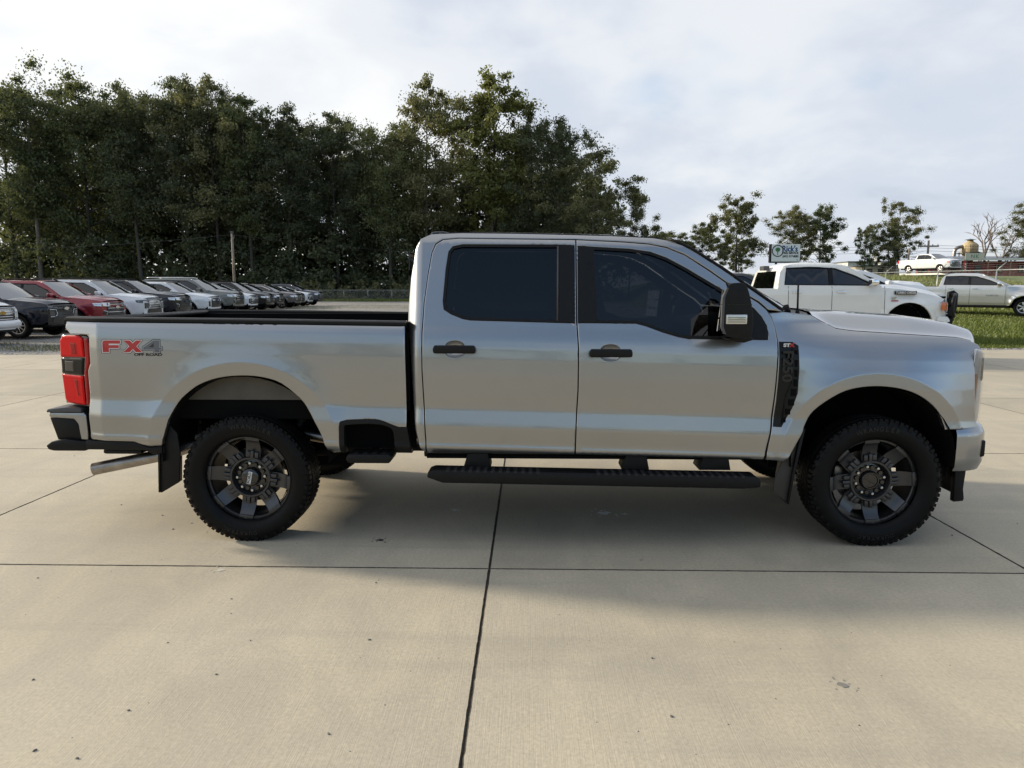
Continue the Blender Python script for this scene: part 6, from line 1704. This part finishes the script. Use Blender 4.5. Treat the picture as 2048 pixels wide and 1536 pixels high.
# ------------------------------------------------------------------ sign, buildings, dust collector
SIGNW = mat('sign_white', (.72, .74, .76), .4, vary=.03, vscale=3)
o = thing('roadside_sign', 'white tree service sign board with blue lettering on a steel pole', 'sign', (17.85, 40, 0), math.radians(3))
MB().box((-.90, -.02, 3.42), (.90, .22, 4.49), .015).build('board', SIGNW, o)
MB().box((-.99, 0, 3.36), (-.90, .24, 4.50), .01).build('cabinet_side', BLACKP, o)
MB().box((-.95, 0, 3.34), (.90, .22, 3.42), .01).build('cabinet_base', GREYP, o)
for xx in (-.55, .55): MB().cyl((xx, .1, .8), (xx, .1, 3.36), .07, None, 10).build('post', GREYP, o, True)
BLUE = mat('sign_blue', (.03, .09, .30), .5); SBLK = mat('sign_black', (.02, .02, .02), .5); SGRN = mat('sign_green', (.04, .16, .06), .5)
for dx in (-.006, 0, .006): text_obj('lettering', "Rick's", .50, BLUE, o, face_side(.24 + dx, -.024 - abs(dx) * .1, 4.20), .001, .010, .86)
text_obj('lettering', 'TREE SERVICE', .185, SBLK, o, face_side(.27, -.024, 3.945), .001, .008, .92)
text_obj('lettering', '(601) 517-8083', .185, SBLK, o, face_side(.30, -.024, 3.745), .001, .008, .88)
text_obj('lettering', '1234'[:0] + 'C24', .07, SBLK, o, face_side(.74, -.024, 3.52), .001, .002)
mb = MB(); mb.lathe([(.31, -.030), (.37, -.030), (.37, -.022), (.31, -.022)], 'y', 40, (-.52, 0, 4.08), True); mb.build('ring', BLUE if False else SBLK, o)
MB().prism([(-.52 + .15 * math.cos(a) * (1 + .08 * math.sin(5 * a)), 4.16 + .13 * math.sin(a)) for a in rng(0, 6.283, 25)[:-1]], -.034, -.022).build('tree_symbol', SGRN, o)
MB().box((-.545, -.034, 3.84), (-.50, -.022, 4.06)).build('tree_symbol_stem', SGRN, o)

RSID = mat('red_sheet_metal', (.26, .035, .035), .55, vary=.15, vscale=2)
ROOFM = mat('grey_sheet_roof', (.16, .18, .22), .45, .4, vary=.1)
FASC = mat('white_fascia', (.70, .69, .64), .6)
o = thing('red_building', 'long low red metal-clad building with porch on the hill at right', 'building', (64.9, 105, 3.3))
MB().box((.8, 1.6, 0), (30, 10, 2.75)).build('wall', RSID, o)
for k in range(58): MB().box((.8 + .5 * k, 1.565, .0), (.86 + .5 * k, 1.60, 2.7)).build('wall_rib', RSID, o)
MB().prism([(-.3, 2.72), (-.3, 2.98), (30.5, 2.98 + .42), (30.5, 2.72 + .42)], -.2, -.05).build('fascia', FASC, o)
MB().prism([(-.05, 2.95), (10.5, 3.9), (10.5, 3.75), (-.05, 2.80)], 0, 30.5, 'yz').xf(Matrix.Identity(4)).build('roof', ROOFM, o)
for xx in (0.2, 6.2, 9.55, 13.2, 17.): MB().box((xx, 0, 0), (xx + .14, .14, 2.85)).build('porch_post', mat('porch_timber', (.30, .17, .11), .8), o)
for xx in (1.6, 3.0, 8.3, 11.8, 15.):
    w = MB().box((xx, 1.50, 1.0), (xx + 1.1, 1.56, 2.2)).build('window', BLACKP, o); MB().box((xx + .07, 1.47, 1.08), (xx + 1.03, 1.50, 2.12)).build('pane', DARKG, w)
dr = MB().box((5.2, 1.50, .1), (6.1, 1.57, 2.15)).build('door', GREYP, o)
sg = thing('roof_sign', 'cream board with green monogram standing on the red building roof', 'sign', (68.85, 104.6, 6.15))
MB().box((-1.42, 0, .0), (1.42, .12, 1.02), .01).build('board', mat('cream_board', (.55, .53, .44), .8, vary=.1, vscale=4), sg)
text_obj('monogram', 'N', .75, SGRN, sg, face_side(-.32, -.01, .52), .004, .0, 1.1); text_obj('monogram', 'K', .80, SGRN, sg, face_side(.35, -.01, .50), .004, .0, 1.0)
for xx in (-1.0, 1.0): MB().box((xx, .13, -.6), (xx + .1, .23, .9)).build('strut', GREYP, sg)
TANK = mat('ochre_tank_steel', (.46, .36, .20), .6, vary=.15, vscale=2)
o = thing('dust_collector', 'ochre cyclone dust collector tower with duct behind the red building', 'silo', (76.0, 118, 3.3))
mb = MB().lathe([(.0, 6.9), (.45, 6.7), (.5, 6.45), (1.05, 6.1), (1.22, 5.9), (1.22, 4.6), (.9, 4.0), (.28, 2.9), (.0, 2.9)], 'z', 28); mb.build('cyclone_tank', TANK, o, True)
MB().lathe([(.9, 6.75), (.0, 6.95)], 'z', 16).build('cap', ROOFM, o)
for k in range(12):
    a = k * math.pi / 6; MB().box((-.03, -.03, 4.6), (.03, .03, 5.9)).xf(Matrix.Translation((1.23 * math.cos(a), 1.23 * math.sin(a), 0))).build('tank_rib', TANK, o)
for a in (.78, 2.35, 3.93, 5.5):
    c, s_ = 1.5 * math.cos(a), 1.5 * math.sin(a); MB().box((c - .06, s_ - .06, 0), (c + .06, s_ + .06, 4.7)).build('leg', GREYP, o)
MB().lathe([(1.4, 4.45), (1.9, 4.45), (1.9, 4.55), (1.4, 4.55)], 'z', 24, closed=True).build('walkway', GREYP, o)
MB().tube(spline([(-2.6, 0, 0), (-2.5, 0, 4.4), (-2.2, 0, 5.3), (-1.5, 0, 5.6), (-.8, 0, 5.65)], 5), .28, 12).build('duct', STEEL, o, True)
MB().tube(spline([(1.0, 0, 5.0), (2.0, 0, 4.3), (2.8, 0, 3.0), (3.0, 0, 2.4)], 4), .12, 8).build('hose', UNDER, o, True)
sh = thing('striped_shed', 'small shed with yellow and dark striped gable left of the cream roof board', 'shed', (74.6, 116, 3.3))
MB().prism([(-1.1, 0), (-1.1, 2.7), (-.2, 3.7), (.9, 3.7), (.9, 0)], 0, 3).build('wall', mat('shed_dark', (.05, .06, .045), .8), sh)
for k in range(5): MB().box((-1.0 + .4 * k, -.03, 2.2), (-.85 + .4 * k, 0, 2.75 + .22 * min(k, 3))).build('stripe', mat('shed_yellow', (.38, .34, .14), .8), sh)
o = thing('feather_flag', 'red feather flag on a pole before the red building', 'flag', (44.6, 66, 3.2))
MB().tube([(0, 0, 0), (0, 0, .9), (-.08, 0, 1.25), (-.28, 0, 1.35)], .015, 6).build('flag_pole', GREYP, o)
MB().grid(lambda u, v: (-.02 - (.10 + .20 * math.sin(math.pi * min(1, .25 + .6 * u))) * v - .10 * u * u + .0, .03 * math.sin(6 * u + 3 * v), .12 + 1.15 * u + .06 * v), 12, 5).build('flag_cloth', mat('flag_red', (.42, .03, .04), .7), o, True)
for k in range(3): MB().box((-.20, -.06, .40 + .25 * k), (-.08, -.05, .52 + .25 * k)).build('flag_print', DECW, o)
for lab, x, y, w, d, h, m in (('long white flat-roofed building behind the half-bare tree', 66.5, 132, 9, 12, 3.6, mat('white_sheet_wall', (.60, .59, .56), .6, vary=.06)), ('low beige industrial building just left of the show pickup', 58.5, 112, 6, 8, 2.2, mat('beige_wall', (.52, .47, .37), .7, vary=.08))):
    o = thing('industrial_building', lab, 'building', (x, y, 3.3))
    MB().box((-w / 2, 0, 0), (w / 2, d, h)).build('wall', m, o)
    MB().box((-w / 2 - .2, -.2, h), (w / 2 + .2, d + .2, h + .18)).build('roof', ROOFM, o)
    for k in range(3): MB().box((-w / 2 + .8 + k * w / 3.4, -.04, .9), (-w / 2 + 1.7 + k * w / 3.4, .0, 1.8)).build('window', BLACKP, o)
    MB().cyl((w / 4, 3, h), (w / 4, 3, h + .9), .5, None, 14).build('roof_vent', FASC, o)
# ramp that carries the show pickup
o = thing('display_ramp', 'low white display ramp under the show pickup', 'ramp', (43.0, 69.4, 3.18))
MB().prism([(-2.8, 0), (-2.6, .18), (2.0, .18), (2.8, 0)], -1.2, 1.2).build('deck', FASC, o).rotation_euler = (0, 0, math.radians(-69))
